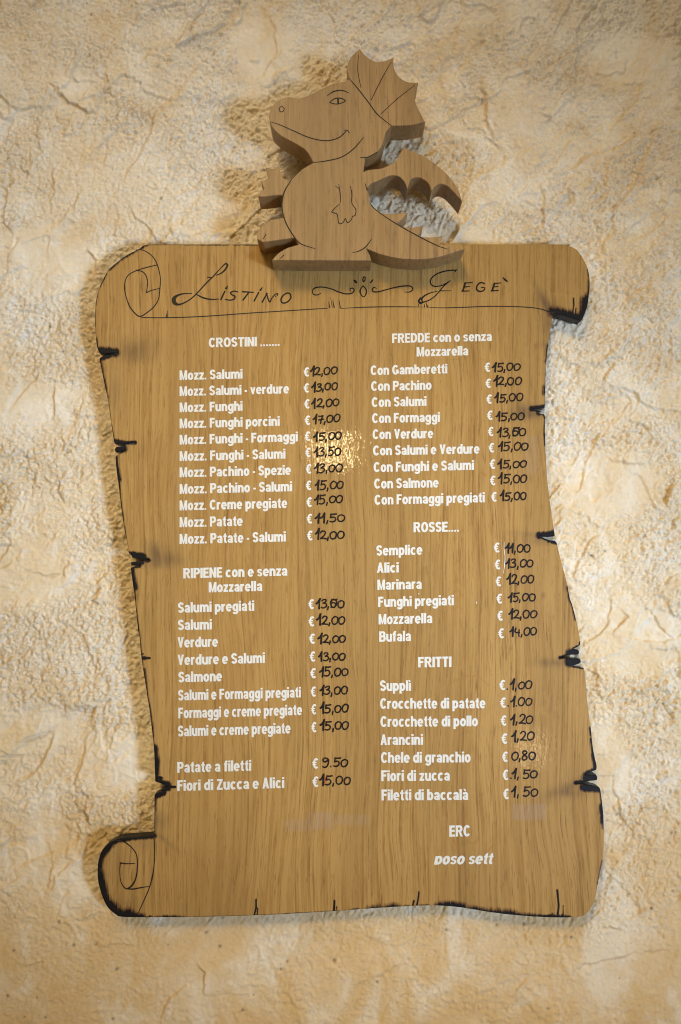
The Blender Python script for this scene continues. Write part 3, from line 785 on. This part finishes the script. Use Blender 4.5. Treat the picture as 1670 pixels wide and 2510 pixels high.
mark('burnt_line', [[(557, 90, 6), (562, 200, 6), (558, 320, 6), (542, 420, 9), (518, 500, 6), (475, 600, 6), (430, 695, 5)]], *Lo, mat='thin')

# ------------------------------------------------------------------ printed lettering
s2, t2 = 0.120, 0.097
XH = 0.74


def Vb(x, a, b): return [(x - s2, a), (x + s2, a), (x + s2, b), (x - s2, b)]


def Hb(a, b, y, t=t2): return [(a, y - t), (b, y - t), (b, y + t), (a, y + t)]


def Arc(cx, cy, rx, ry, a0, a1, pen=(s2, t2)):
    n = max(4, int(abs(a1 - a0) / 20))
    p = [(cx + rx * math.cos(R(a0 + (a1 - a0) * i / n)), cy + ry * math.sin(R(a0 + (a1 - a0) * i / n))) for i in range(n + 1)]
    return brush(p, None, caps=False, pen=pen)


def glyph(ch):
    if ch == 'o': return .61, Arc(.305, .37, .2, .295, 0, 360) + [[(.5 - .0, .3), (.61, .3), (.61, .44), (.5, .44)]][:0]
    if ch == 'n': return .61, [Vb(.105, 0, XH), Vb(.505, 0, .46)] + Arc(.305, .44, .2, .215, 0, 180)
    if ch == 'h': return .61, [Vb(.105, 0, 1), Vb(.505, 0, .46)] + Arc(.305, .44, .2, .215, 0, 180)
    if ch == 'm': return .95, [Vb(.105, 0, XH), Vb(.475, 0, .48), Vb(.845, 0, .48)] + Arc(.29, .45, .185, .205, 0, 180) + Arc(.66, .45, .185, .205, 0, 180)
    if ch == 'u': return .61, [Vb(.105, .28, XH), Vb(.505, 0, XH)] + Arc(.305, .29, .2, .215, 180, 360)
    if ch == 'r': return .42, [Vb(.105, 0, XH)] + Arc(.33, .42, .225, .23, 180, 78)
    if ch == 'a': return .58, [Vb(.46, 0, .5), [(.52, 0), (.6, 0), (.56, .1), (.5, .1)]] + Arc(.285, .49, .175, .165, 0, 165) + Arc(.265, .21, .16, .135, 0, 360, (.1, .075))
    if ch == 'e': return .60, [Hb(.12, .6, .365, .065)] + Arc(.3, .37, .2, .295, 0, 322)
    if ch == 'c': return .57, Arc(.3, .37, .2, .295, 42, 318)
    if ch == 's': return .54, Arc(.27, .53, .165, .135, 15, 265, (.1, .078)) + Arc(.27, .215, .168, .14, 85, -165, (.1, .078))
    if ch == 'z': return .50, [Hb(0, .5, XH - t2), Hb(0, .5, t2), [(0, .14), (.25, .14), (.5, .6), (.25, .6)]]
    if ch == 'i': return .21, [Vb(.105, 0, XH), Vb(.105, .83, 1.0)]
    if ch == 'ì': return .21, [Vb(.105, 0, XH), [(-.08, 1.02), (.12, 1.02), (.2, .82), (.08, .82)]]
    if ch == 'à': return .58, glyph('a')[1] + [[(.08, 1.02), (.29, 1.02), (.38, .82), (.25, .82)]]
    if ch == 'l': return .21, [Vb(.105, 0, 1)]
    if ch == 't': return .38, [[(.095, .15), (.305, .15), (.305, 1.0), (.095, .88)], Hb(.0, .38, .66, .075)] + Arc(.30, .2, .1, .12, 180, 285)
    if ch == 'f': return .39, [Vb(.19, 0, .8), Hb(.0, .37, .66, .075)] + Arc(.32, .80, .13, .13, 180, 85)
    if ch == 'p': return .62, [Vb(.105, -.26, XH)] + Arc(.315, .37, .2, .29, 0, 360)
    if ch == 'b': return .62, [Vb(.105, 0, 1)] + Arc(.315, .37, .2, .29, 0, 360)
    if ch == 'd': return .62, [Vb(.515, 0, 1)] + Arc(.305, .37, .2, .29, 0, 360)
    if ch == 'g': return .62, [Vb(.515, -.06, XH)] + Arc(.305, .38, .2, .28, 0, 360) + Arc(.305, -.06, .205, .13, 0, -160)
    if ch == 'v': return .58, [[(0, XH), (.22, XH), (.38, 0), (.2, 0)], [(.58, XH), (.36, XH), (.2, 0), (.38, 0)]]
    if ch == 'C': return .68, Arc(.35, .5, .245, .42, 38, 322)
    if ch == 'G': return .72, Arc(.35, .5, .245, .42, 38, 335) + [Hb(.38, .7, .42), Vb(.6, .1, .45)]
    if ch == 'O': return .72, Arc(.36, .5, .255, .42, 0, 360)
    if ch == 'S': return .62, Arc(.31, .715, .2, .205, 15, 265) + Arc(.31, .285, .2, .205, 85, -165)
    if ch == 'R': return .70, [Vb(.105, 0, 1), Hb(.1, .42, 1 - t2), Hb(.1, .42, .5), [(.28, .46), (.48, .46), (.72, 0), (.48, 0)]] + Arc(.41, .7075, .15, .2075, -90, 90)
    if ch == 'P': return .64, [Vb(.105, 0, 1), Hb(.1, .40, 1 - t2), Hb(.1, .40, .46)] + Arc(.39, .6875, .15, .2275, -90, 90)
    if ch == 'B': return .68, [Vb(.105, 0, 1), Hb(.1, .42, 1 - t2), Hb(.1, .42, .52), Hb(.1, .42, t2)] + Arc(.40, .72, .15, .195, -90, 90) + Arc(.42, .305, .16, .22, -90, 90)
    if ch == 'D': return .69, [Vb(.105, 0, 1), Hb(.1, .32, 1 - t2), Hb(.1, .32, t2)] + Arc(.31, .5, .275, .415, -90, 90)
    if ch == 'E': return .57, [Vb(.105, 0, 1), Hb(.1, .56, 1 - t2), Hb(.1, .53, .52), Hb(.1, .58, t2)]
    if ch == 'F': return .55, [Vb(.105, 0, 1), Hb(.1, .55, 1 - t2), Hb(.1, .5, .52)]
    if ch == 'T': return .60, [Vb(.3, 0, 1), Hb(0, .6, 1 - t2)]
    if ch == 'I': return .21, [Vb(.105, 0, 1)]
    if ch == 'N': return .67, [Vb(.105, 0, 1), Vb(.565, 0, 1), [(.04, 1), (.22, 1), (.63, 0), (.45, 0)]]
    if ch == 'M': return .80, [Vb(.1, 0, 1), Vb(.70, 0, 1), [(.05, 1), (.24, 1), (.46, 0), (.34, 0)], [(.75, 1), (.56, 1), (.34, 0), (.46, 0)]]
    if ch == 'V': return .66, [[(0, 1), (.23, 1), (.43, 0), (.23, 0)], [(.66, 1), (.43, 1), (.23, 0), (.43, 0)]]
    if ch == 'A': return .68, [[(0, 0), (.22, 0), (.45, 1), (.23, 1)], [(.68, 0), (.46, 0), (.23, 1), (.45, 1)], Hb(.14, .54, .28, .08)]
    if ch == 'Z': return .60, [Hb(0.02, .58, 1 - t2), Hb(0, .6, t2), [(0, .14), (.25, .14), (.58, .86), (.33, .86)]]
    if ch == '.': return .22, [[(0, 0), (.19, 0), (.19, .18), (0, .18)]]
    if ch == '-': return .26, [[(0, .27), (.27, .27), (.27, .44), (0, .44)]]
    if ch == '€': return .62, Arc(.40, .5, .215, .415, 48, 312, (.1, .085)) + [Hb(0, .46, .585, .05), Hb(.03, .43, .40, .05)]
    if ch == 'p_': return .62, [Vb(.105, -.02, XH)] + Arc(.315, .37, .2, .29, 0, 360)
    return .3, []


def text_polys(txt, x0, b0, x1, b1, cap, shear=0.0, gap=.08, space=.37, cut_p=False):
    items, x = [], 0.0
    for ch in txt:
        if ch == ' ': x += space - gap; continue
        w, pl = glyph('p_' if (cut_p and ch == 'p') else ch)
        items.append((x, pl)); x += w + gap
    W = x - gap
    out = []
    for gx, pl in items:
        for p in pl:
            q = []
            for (a, b) in p:
                uu = (gx + a) / W
                q.append((x0 + (x1 - x0) * uu + shear * cap * b, b0 + (b1 - b0) * uu - cap * b))
            out.append(q)
    return out


def cap_at(y): return 23.2 + (y - 850) * 0.0032


ROWS = [('CROSTINI .......', 512.4, 851.3, 686.1, 847.6, 0), ('Mozz. Salumi', 441, 931.6, 594.5, 927.8, 1), ('Mozz. Salumi - verdure', 441, 970.8, 708.5, 964.2, 1), ('Mozz. Funghi', 441, 1010.5, 594.5, 1006.6, 1),
        ('Mozz. Funghi porcini', 441, 1050, 685.6, 1043.7, 1), ('Mozz. Funghi - Formaggi', 441, 1089.8, 730.1, 1081.8, 1), ('Mozz. Funghi - Salumi', 441, 1130.1, 699.7, 1124, 1), ('Mozz. Pachino - Spezie', 441, 1169.9, 713.1, 1163.6, 1),
        ('Mozz. Pachino - Salumi', 441, 1210.7, 716.2, 1204, 1), ('Mozz. Creme pregiate', 441, 1251.2, 704.1, 1244.9, 1), ('Mozz. Patate', 441, 1292.4, 594.9, 1288.8, 1), ('Mozz. Patate - Salumi', 441, 1333.5, 700.7, 1327.2, 1),
        ('RIPIENE con e senza', 450, 1417.9, 704.5, 1411, 0), ('Mozzarella', 512.4, 1452.1, 642.9, 1448.5, 0), ('Salumi pregiati', 436.8, 1502, 623.2, 1497.1, 1), ('Salumi', 436.8, 1544.5, 519.5, 1542.8, 1), ('Verdure', 435.9, 1587.4, 534.2, 1585, 1),
        ('Verdure e Salumi', 435.9, 1630.4, 649.2, 1624.9, 1), ('Salmone', 437.8, 1672.6, 544.4, 1669.6, 1), ('Salumi e Formaggi pregiati', 437.3, 1717, 737.7, 1709.4, 1), ('Formaggi e creme pregiate', 437.8, 1760.8, 740.5, 1752.6, 1),
        ('Salumi e creme pregiate', 436.9, 1805.2, 712.3, 1797.5, 1), ('Patate a filetti', 435.2, 1894.2, 615.8, 1889.2, 1), ('Fiori di Zucca e Alici', 435.2, 1939.1, 696.9, 1931.5, 1),
        ('FREDDE con o senza', 961.8, 840.8, 1205.7, 835.6, 0), ('Mozzarella', 1022, 874, 1148, 870.8, 0), ('Con Gamberetti', 909.2, 919.4, 1096.5, 915.2, 1), ('Con Pachino', 910.3, 958.2, 1058, 955.4, 1), ('Con Salumi', 911.7, 997.6, 1045.4, 994.8, 1),
        ('Con Formaggi', 912.6, 1037, 1078.3, 1033.8, 1), ('Con Verdure', 914, 1076.5, 1062, 1073.8, 1), ('Con Salumi e Verdure', 915.1, 1116.4, 1175.5, 1111.6, 1), ('Con Funghi e Salumi', 916.5, 1157.2, 1162.1, 1151.7, 1), ('Con Salmone', 917.8, 1197.7, 1075.3, 1194.6, 1),
        ('Con Formaggi pregiati', 918.7, 1237.4, 1188.3, 1231.1, 1), ('ROSSE....', 1014.4, 1304.8, 1126.1, 1302.9, 0), ('Semplice', 923, 1361.8, 1035.3, 1359.5, 1), ('Alici', 924.3, 1404, 977.5, 1403.2, 1), ('Marinara', 925.8, 1446, 1033.9, 1443.5, 1),
        ('Funghi pregiati', 927.7, 1488, 1112.4, 1483.5, 1), ('Mozzarella', 928.7, 1530.6, 1059.8, 1527.3, 1), ('Bufala', 930.2, 1573.2, 1007.5, 1571.3, 1), ('FRITTI', 1025.7, 1636, 1106.6, 1634.8, 0), ('Supplì', 932, 1693.7, 1007.3, 1693.2, 1),
        ('Crocchette di patate', 932.5, 1737.4, 1190, 1736.1, 1), ('Crocchette di pollo', 933.2, 1781.7, 1171.5, 1780, 1), ('Arancini', 933, 1826.3, 1037, 1825.4, 1), ('Chele di granchio', 934.3, 1870, 1153.7, 1868.6, 1), ('Fiori di zucca', 935.3, 1914.8, 1102.7, 1913.5, 1),
        ('Filetti di baccalà', 935.8, 1962, 1147.8, 1960.8, 1)]
WORDCOL = 'white printed lettering reading '
for (txt, x0, b0, x1, b1, item) in ROWS:
    o = decal('menu_item_text' if item else 'menu_heading', text_polys(txt, x0, b0, x1, b1, cap_at(b0)), Z1, M['vinyl'], None, WORDCOL + txt)
    under(o, board, None)
o = decal('menu_heading', text_polys('ERC', 1102, 2051, 1153, 2050, 27.5), Z1, M['vinyl'], None, WORDCOL + 'ERC'); under(o, board, None)
o = decal('menu_note', text_polys('poso sett', 1064.3, 2119, 1206, 2118, 28, 0.21, .05, .36, True), Z1, M['vinyl'], None, 'white slanted lettering reading poso sett, its lower part worn off'); under(o, board, None)
EURO = [(744.5, 758.4, 924.4), (744.5, 758.4, 963.6), (746, 759.6, 1002.8), (747, 761.1, 1043), (747.3, 761.1, 1082.2), (748.5, 762.3, 1122), (749.6, 763.8, 1162.3), (749.8, 763.8, 1202.8), (751.2, 765.1, 1244), (752, 766, 1284.7), (752.7, 766.9, 1326),
        (756, 770.3, 1494.4), (756.5, 770.9, 1536.9), (758, 772.8, 1579.4), (759.2, 773.4, 1623), (760.4, 774.9, 1664), (761.7, 775, 1709.2), (762.8, 775.8, 1752.6), (763.3, 776.3, 1796.6), (765.6, 780.4, 1885.5), (766, 781.3, 1930.4),
        (1188.1, 1202.2, 912.8), (1190.1, 1204.2, 952.1), (1192.2, 1206.5, 991.2), (1194, 1208, 1030.7), (1196.2, 1210.3, 1070.5), (1198, 1212, 1110.4), (1200.4, 1214.6, 1150.7), (1201, 1215.2, 1190.8), (1204.2, 1218.4, 1230.9),
        (1210.3, 1225.2, 1355.5), (1212.8, 1227, 1397.2), (1215, 1229, 1438.7), (1217, 1231.7, 1481), (1219, 1233.3, 1522.9), (1221.4, 1236, 1566), (1224.3, 1239.2, 1693), (1226.2, 1241, 1736.2), (1227.5, 1242, 1780.2), (1229, 1244, 1824.6),
        (1230.6, 1245.3, 1869.2), (1232, 1246.7, 1913.6), (1233.5, 1248.2, 1960.5)]
for (a, b, y) in EURO:
    o = decal('euro_sign', text_polys('€', a, y - 1, b, y - 1.2, cap_at(y) * 0.99), Z1, M['vinyl'], None); under(o, board, None)

# ------------------------------------------------------------------ handwritten prices
HW = {'0': (.44, [[(.22, 1.0), (.06, .8), (.02, .45), (.08, .1), (.2, 0), (.36, .12), (.44, .5), (.4, .85), (.22, 1.0)]]),
      '1': (.26, [[(.0, .52), (.12, .68), (.24, 1.12)], [(.24, 1.12), (.22, .6), (.22, -.08)]]),
      '2': (.40, [[(.04, .78), (.1, .96), (.25, 1.0), (.36, .84), (.3, .5), (.14, .2), (.02, .05)], [(.02, .05), (.2, .06), (.42, .0)]]),
      '3': (.40, [[(.06, .86), (.16, 1.0), (.33, .96), (.34, .78), (.16, .55)], [(.16, .55), (.32, .52), (.4, .3), (.32, .06), (.15, -.02), (.02, .06)]]),
      '5': (.42, [[(.44, .98), (.24, .94), (.08, .97)], [(.1, .97), (.07, .55)], [(.07, .52), (.24, .6), (.38, .42), (.36, .14), (.2, -.02), (.03, .04)]]),
      '4': (.42, [[(.12, .98), (.04, .55), (.2, .42), (.38, .44)], [(.36, .78), (.33, .3), (.34, -.08)]]),
      '7': (.40, [[(.04, .95), (.2, .9), (.36, .95), (.26, .45), (.22, -.05)], [(.06, .45), (.42, .5)]]),
      '8': (.40, [[(.36, .86), (.22, 1.0), (.08, .84), (.2, .55), (.36, .32), (.3, .05), (.14, .0), (.03, .2), (.16, .5), (.34, .72), (.36, .86)]]),
      '9': (.42, [[(.36, .9), (.18, 1.02), (.03, .85), (.08, .6), (.26, .62), (.38, .85), (.4, .5), (.34, .08), (.18, -.1), (.06, .0)]]),
      ',': (.14, [[(.08, .16), (.06, -.06), (.04, -.2)]]), '.': (.14, [[(.06, .06), (.09, .0)]]), ' ': (.12, [])}
PR = [('12,00', 760.7, 920.5, 825.8, 916, 0), ('13,00', 764.2, 959.5, 827, 954.6, 0), ('12,00', 765, 999.5, 830.8, 995, 0), ('17,00', 768, 1038, 832.3, 1034, 0), ('15,00', 770, 1080.5, 836, 1076.5, 0), ('13,50', 770, 1119, 835, 1116, 0),
      ('13,00', 770.3, 1158.8, 838.8, 1155.6, 0), ('15,00', 772.8, 1200, 841.7, 1197.7, 0), ('15,00', 771.5, 1235.5, 839.8, 1232, 0), ('11,50', 772.8, 1280, 845, 1278, 0), ('12,00', 773, 1321, 843, 1320, 0), ('13,50', 775, 1490.5, 843.2, 1489, 1),
      ('12,00', 777.6, 1531, 845, 1529.6, 0), ('12,00', 779.9, 1576, 847, 1574, 0), ('13,00', 781.4, 1619.5, 846, 1617.5, 0), ('15,00', 783.3, 1658, 852.2, 1656, 0), ('13,00', 784, 1703, 851.3, 1700.5, 0), ('15,00', 785.6, 1748, 852, 1746.2, 0),
      ('15,00', 785.6, 1789.5, 854, 1788, 0), ('9.50', 790, 1879.5, 851.7, 1878.5, 0), ('15,00', 784.5, 1923.5, 858, 1922, 2),
      ('15,00', 1207.2, 910.5, 1275, 907, 0), ('12,00', 1209.5, 944.5, 1277.7, 942, 0), ('15,00', 1212.6, 985.5, 1281, 982.5, 0), ('15,00', 1217.2, 1030.5, 1285, 1029, 0), ('13,50', 1219.8, 1070, 1288, 1068, 1), ('15,00', 1221.8, 1105.5, 1294, 1103, 0),
      ('15,00', 1221, 1148, 1290, 1145.2, 0), ('15,00', 1222.6, 1184.5, 1291, 1183.5, 0), ('15,00', 1226.7, 1226.5, 1290, 1224.8, 0), ('11,00', 1238, 1354.5, 1300, 1353.2, 0), ('13,00', 1240, 1392, 1306.5, 1390, 0), ('12,00', 1242.8, 1431.5, 1308, 1428, 0),
      ('15,00', 1245.3, 1474, 1311.3, 1472.5, 0), ('12,00', 1246.8, 1516.5, 1315.5, 1513.5, 0), ('14,00', 1250, 1559, 1315.5, 1556.8, 0), ('1,00', 1250, 1690, 1304, 1688.5, 3), ('1.00', 1252, 1731, 1304, 1729.3, 3), ('1,20', 1252, 1774, 1305.6, 1773, 0),
      ('1,20', 1254.9, 1816.5, 1308, 1814, 0), ('0,80', 1253.4, 1865, 1312, 1862.5, 0), ('1, 50', 1254, 1908.3, 1316.7, 1907.6, 4), ('1, 50', 1253.4, 1952.5, 1318.4, 1950.8, 0)]
rh = random.Random(11)
for (txt, x0, b0, x1, b1, kind) in PR:
    items, x = [], 0.0
    for ch in txt:
        w, st = HW[ch]; items.append((x, w, st, ch)); x += w + .075
    W = x - .075
    Hh = 20.3 + (b0 - 900) * 0.0012
    polys = []
    for (gx, w, st, ch) in items:
        jy = rh.uniform(-.04, .05); sc = rh.uniform(.88, 1.08) * (0.88 if ch == '0' else 1); jx = rh.uniform(-.02, .02); sh = rh.uniform(0, .06)
        if kind == 1 and ch == '5': st = st + HW['0'][1]
        for s in st:
            pts = []
            for i, (a, b) in enumerate(s):
                b2 = b * sc + jy
                uu = (gx + a + jx + sh * b2 + rh.uniform(-.012, .012)) / W
                wd = (4.5 if (ch == '1') else 3.7) * rh.uniform(.9, 1.12)
                pts.append((x0 + (x1 - x0) * uu, b0 + (b1 - b0) * uu - Hh * (b2 + rh.uniform(-.012, .012)), wd))
            polys += stroke(pts, 1.0, 2.0)
    if kind in (3, 4): polys += stroke([(x0 - 6.5 + (kind == 4) * 5, b0 - 1, 3.6), (x0 - 5.5 + (kind == 4) * 5, b0 - .5, 3.6)])
    o = decal('handwritten_price', polys, Z2, M['marker'], None, 'price written in black marker reading ' + txt.replace(' ', '')); under(o, board, None)
    if kind == 2:
        o = decal('red_pen_mark', stroke([(x0 + 12, b0 - 20, 1.5), (x0 + 12.5, b0 - 8, 3), (x0 + 12, b0 - 3, 1.5)]), Z2 + 0.0001, M['red'], None); under(o, board, None)
M['scratch'] = plain('pale_scratch', (0.72, 0.72, 0.75), 0.4)
mark('pale_scratch', [[(608, 145, 2), (606, 240, 6), (618, 340, 5), (612, 450, 7), (596, 555, 2)]], 1120, 1300, 5.2267, 'scratch', depth=Z2)
mark('pale_chip', [[(250, 915, 7), (251, 938, 7)]], 1120, 1300, 5.2267, 'scratch', depth=Z2)
mark('pale_chip', [[(663, 392, 9), (664, 396, 9)]], 900, 1380, 5.2267, 'scratch', depth=Z2)
mark('pale_chip', [[(666, 606, 5), (667, 614, 5)]], 900, 1380, 5.2267, 'scratch', depth=Z2)

# ------------------------------------------------------------------ wooden dragon cut-out on top of the board
dragon = empty('wooden_dragon', 'thick plain oak cut-out of a small winged dragon on top of the board', 'wooden figure', (0, -BOARD_F, 1.80))
DZ = [(158, 470), (172, 425), (215, 385), (265, 362), (310, 362), (350, 368), (420, 345), (500, 305), (575, 272), (640, 262), (668, 240, c), (655, 180), (680, 105), (738, 50, c),
      (775, 95), (830, 130), (890, 130), (955, 105, c), (955, 165), (985, 225), (1040, 262), (1112, 268, c), (1092, 320), (1095, 390), (1120, 450), (1157, 520, c),
      (1060, 540), (941, 545, c), (905, 590), (885, 660), (850, 712), (800, 745), (770, 757, c), (765, 838, c), (790, 826), (870, 818), (930, 795), (975, 760), (1000, 715), (1018, 685, c),
      (1090, 712), (1180, 760), (1260, 820), (1330, 892), (1375, 968), (1393, 1032, c), (1350, 980), (1305, 935), (1260, 916), (1222, 932), (1197, 968, c), (1178, 915), (1135, 882), (1095, 875),
      (1062, 895), (1043, 955, c), (1025, 908), (990, 870), (945, 861), (900, 875), (850, 900), (810, 916), (783, 950, c), (797, 990), (805, 1050, c), (860, 1095), (905, 1107), (960, 1108), (1045, 1098, c),
      (1010, 1142), (972, 1172, c), (1040, 1195), (1100, 1192), (1145, 1182, c), (1128, 1222), (1107, 1250, c), (1170, 1258), (1225, 1256), (1268, 1248, c), (1258, 1285), (1246, 1310, c),
      (1300, 1312), (1338, 1306, c), (1334, 1336, c), (1380, 1336), (1412, 1330, c), (1350, 1352), (1270, 1378), (1180, 1395), (1080, 1400), (980, 1392), (880, 1370), (830, 1352), (778, 1330, c),
      (800, 1370), (812, 1408, c), (500, 1407), (175, 1405, c), (215, 1362), (270, 1328), (345, 1306, c), (318, 1262, c), (240, 1273), (118, 1290, c), (80, 1270, c), (85, 1222), (120, 1175), (180, 1147),
      (245, 1132, c), (238, 1080), (239, 1030), (245, 990, c), (210, 988), (130, 998), (87, 998, c), (108, 958), (126, 950, c), (105, 900, c), (150, 880, c), (135, 810, c), (198, 825, c), (215, 803, c),
      (250, 880, c), (298, 893, c), (330, 860), (375, 818), (440, 780, c), (395, 705), (320, 655), (240, 612), (180, 560), (160, 510)]
s_ = 2.6133
dpx = [(600 + p[0] / s_, 100 + p[1] / s_) + tuple(p[2:]) for p in DZ]
do = outline(dpx, 4.0)
PD = [at(u, v, DRAG_F) for u, v in do]
DB = BOARD_F + 0.0006
slab('figure_body', PD, DRAG_F, DB, M['dragon'], dragon, grid=None, bev=0.0008)
F = (600, 100, s_); ZD = DRAG_F + 0.0003


def dmark(name, strokes, label=None):
    polys = []
    for st in strokes: polys += stroke(zc(st, *F), 1.0, 3.0)
    o = decal(name, polys, ZD, M['paint'], None, label); under(o, dragon, None)


dmark('nostril', [[(238, 418, 5), (222, 432, 6), (226, 452, 6), (244, 454, 6), (254, 436, 6), (238, 418, 5)]])
dmark('mouth_line', [[(168, 520, 4), (230, 540, 6), (320, 580, 7), (420, 622, 7), (520, 640, 7), (600, 622, 7), (650, 580, 7)], [(636, 572, 5), (660, 575, 6), (672, 592, 4)]])
dmark('eye', [[(545, 395, 6), (575, 372, 8), (615, 368, 8), (645, 385, 7), (610, 402, 6), (575, 404, 6), (545, 395, 6)], [(598, 374, 12), (600, 398, 12)]])
dmark('brow_line', [[(530, 352, 4), (570, 325, 8), (625, 318, 8), (668, 335, 4)]])
dmark('crest_line', [[(668, 240, 4), (720, 300, 7), (790, 390, 7), (850, 470, 7), (941, 545, 4)]])
dmark('crest_line', [[(730, 90, 3), (725, 190, 5), (745, 300, 4)]])
dmark('crest_line', [[(940, 135, 3), (880, 240, 5), (810, 380, 4)]])
dmark('crest_line', [[(1090, 285, 3), (980, 370, 5), (872, 470, 4)]])
dmark('jaw_line', [[(440, 780, 4), (520, 770, 7), (620, 745, 7), (700, 690, 7), (760, 620, 4)], [(740, 747, 4), (790, 745, 7), (845, 715, 6)]])
dmark('body_line', [[(298, 893, 4), (262, 950, 8), (245, 1000, 8), (240, 1070, 7), (262, 1160, 8), (310, 1245, 8), (360, 1300, 7), (450, 1331, 4)]])
dmark('arm_line', [[(580, 930, 3), (603, 945, 5)], [(603, 920, 4), (612, 980, 6), (614, 1035, 4)]])
dmark('arm_line', [[(677, 930, 3), (687, 980, 7), (687, 1040, 5), (712, 1080, 6), (708, 1118, 6), (690, 1125, 5), (684, 1145, 5), (658, 1165, 6), (645, 1138, 5), (630, 1165, 6), (603, 1168, 6), (592, 1110, 6), (558, 1096, 6), (608, 1045, 4)]])
dmark('wing_line', [[(770, 910, 3), (785, 955, 8)], [(765, 838, 7), (768, 800, 3)]])
dmark('tail_line', [[(805, 1045, 5), (850, 1090, 5), (960, 1165, 6), (1100, 1245, 7), (1230, 1310, 6), (1305, 1336, 3)]])
dmark('thigh_line', [[(812, 1272, 4), (775, 1320, 7), (730, 1348, 6), (690, 1356, 3)]])
dmark('toe_line', [[(225, 1397, 4), (250, 1373, 7)]])
dmark('toe_line', [[(118, 1270, 4), (136, 1240, 6)]])
print('OBJ', len(bpy.data.objects))
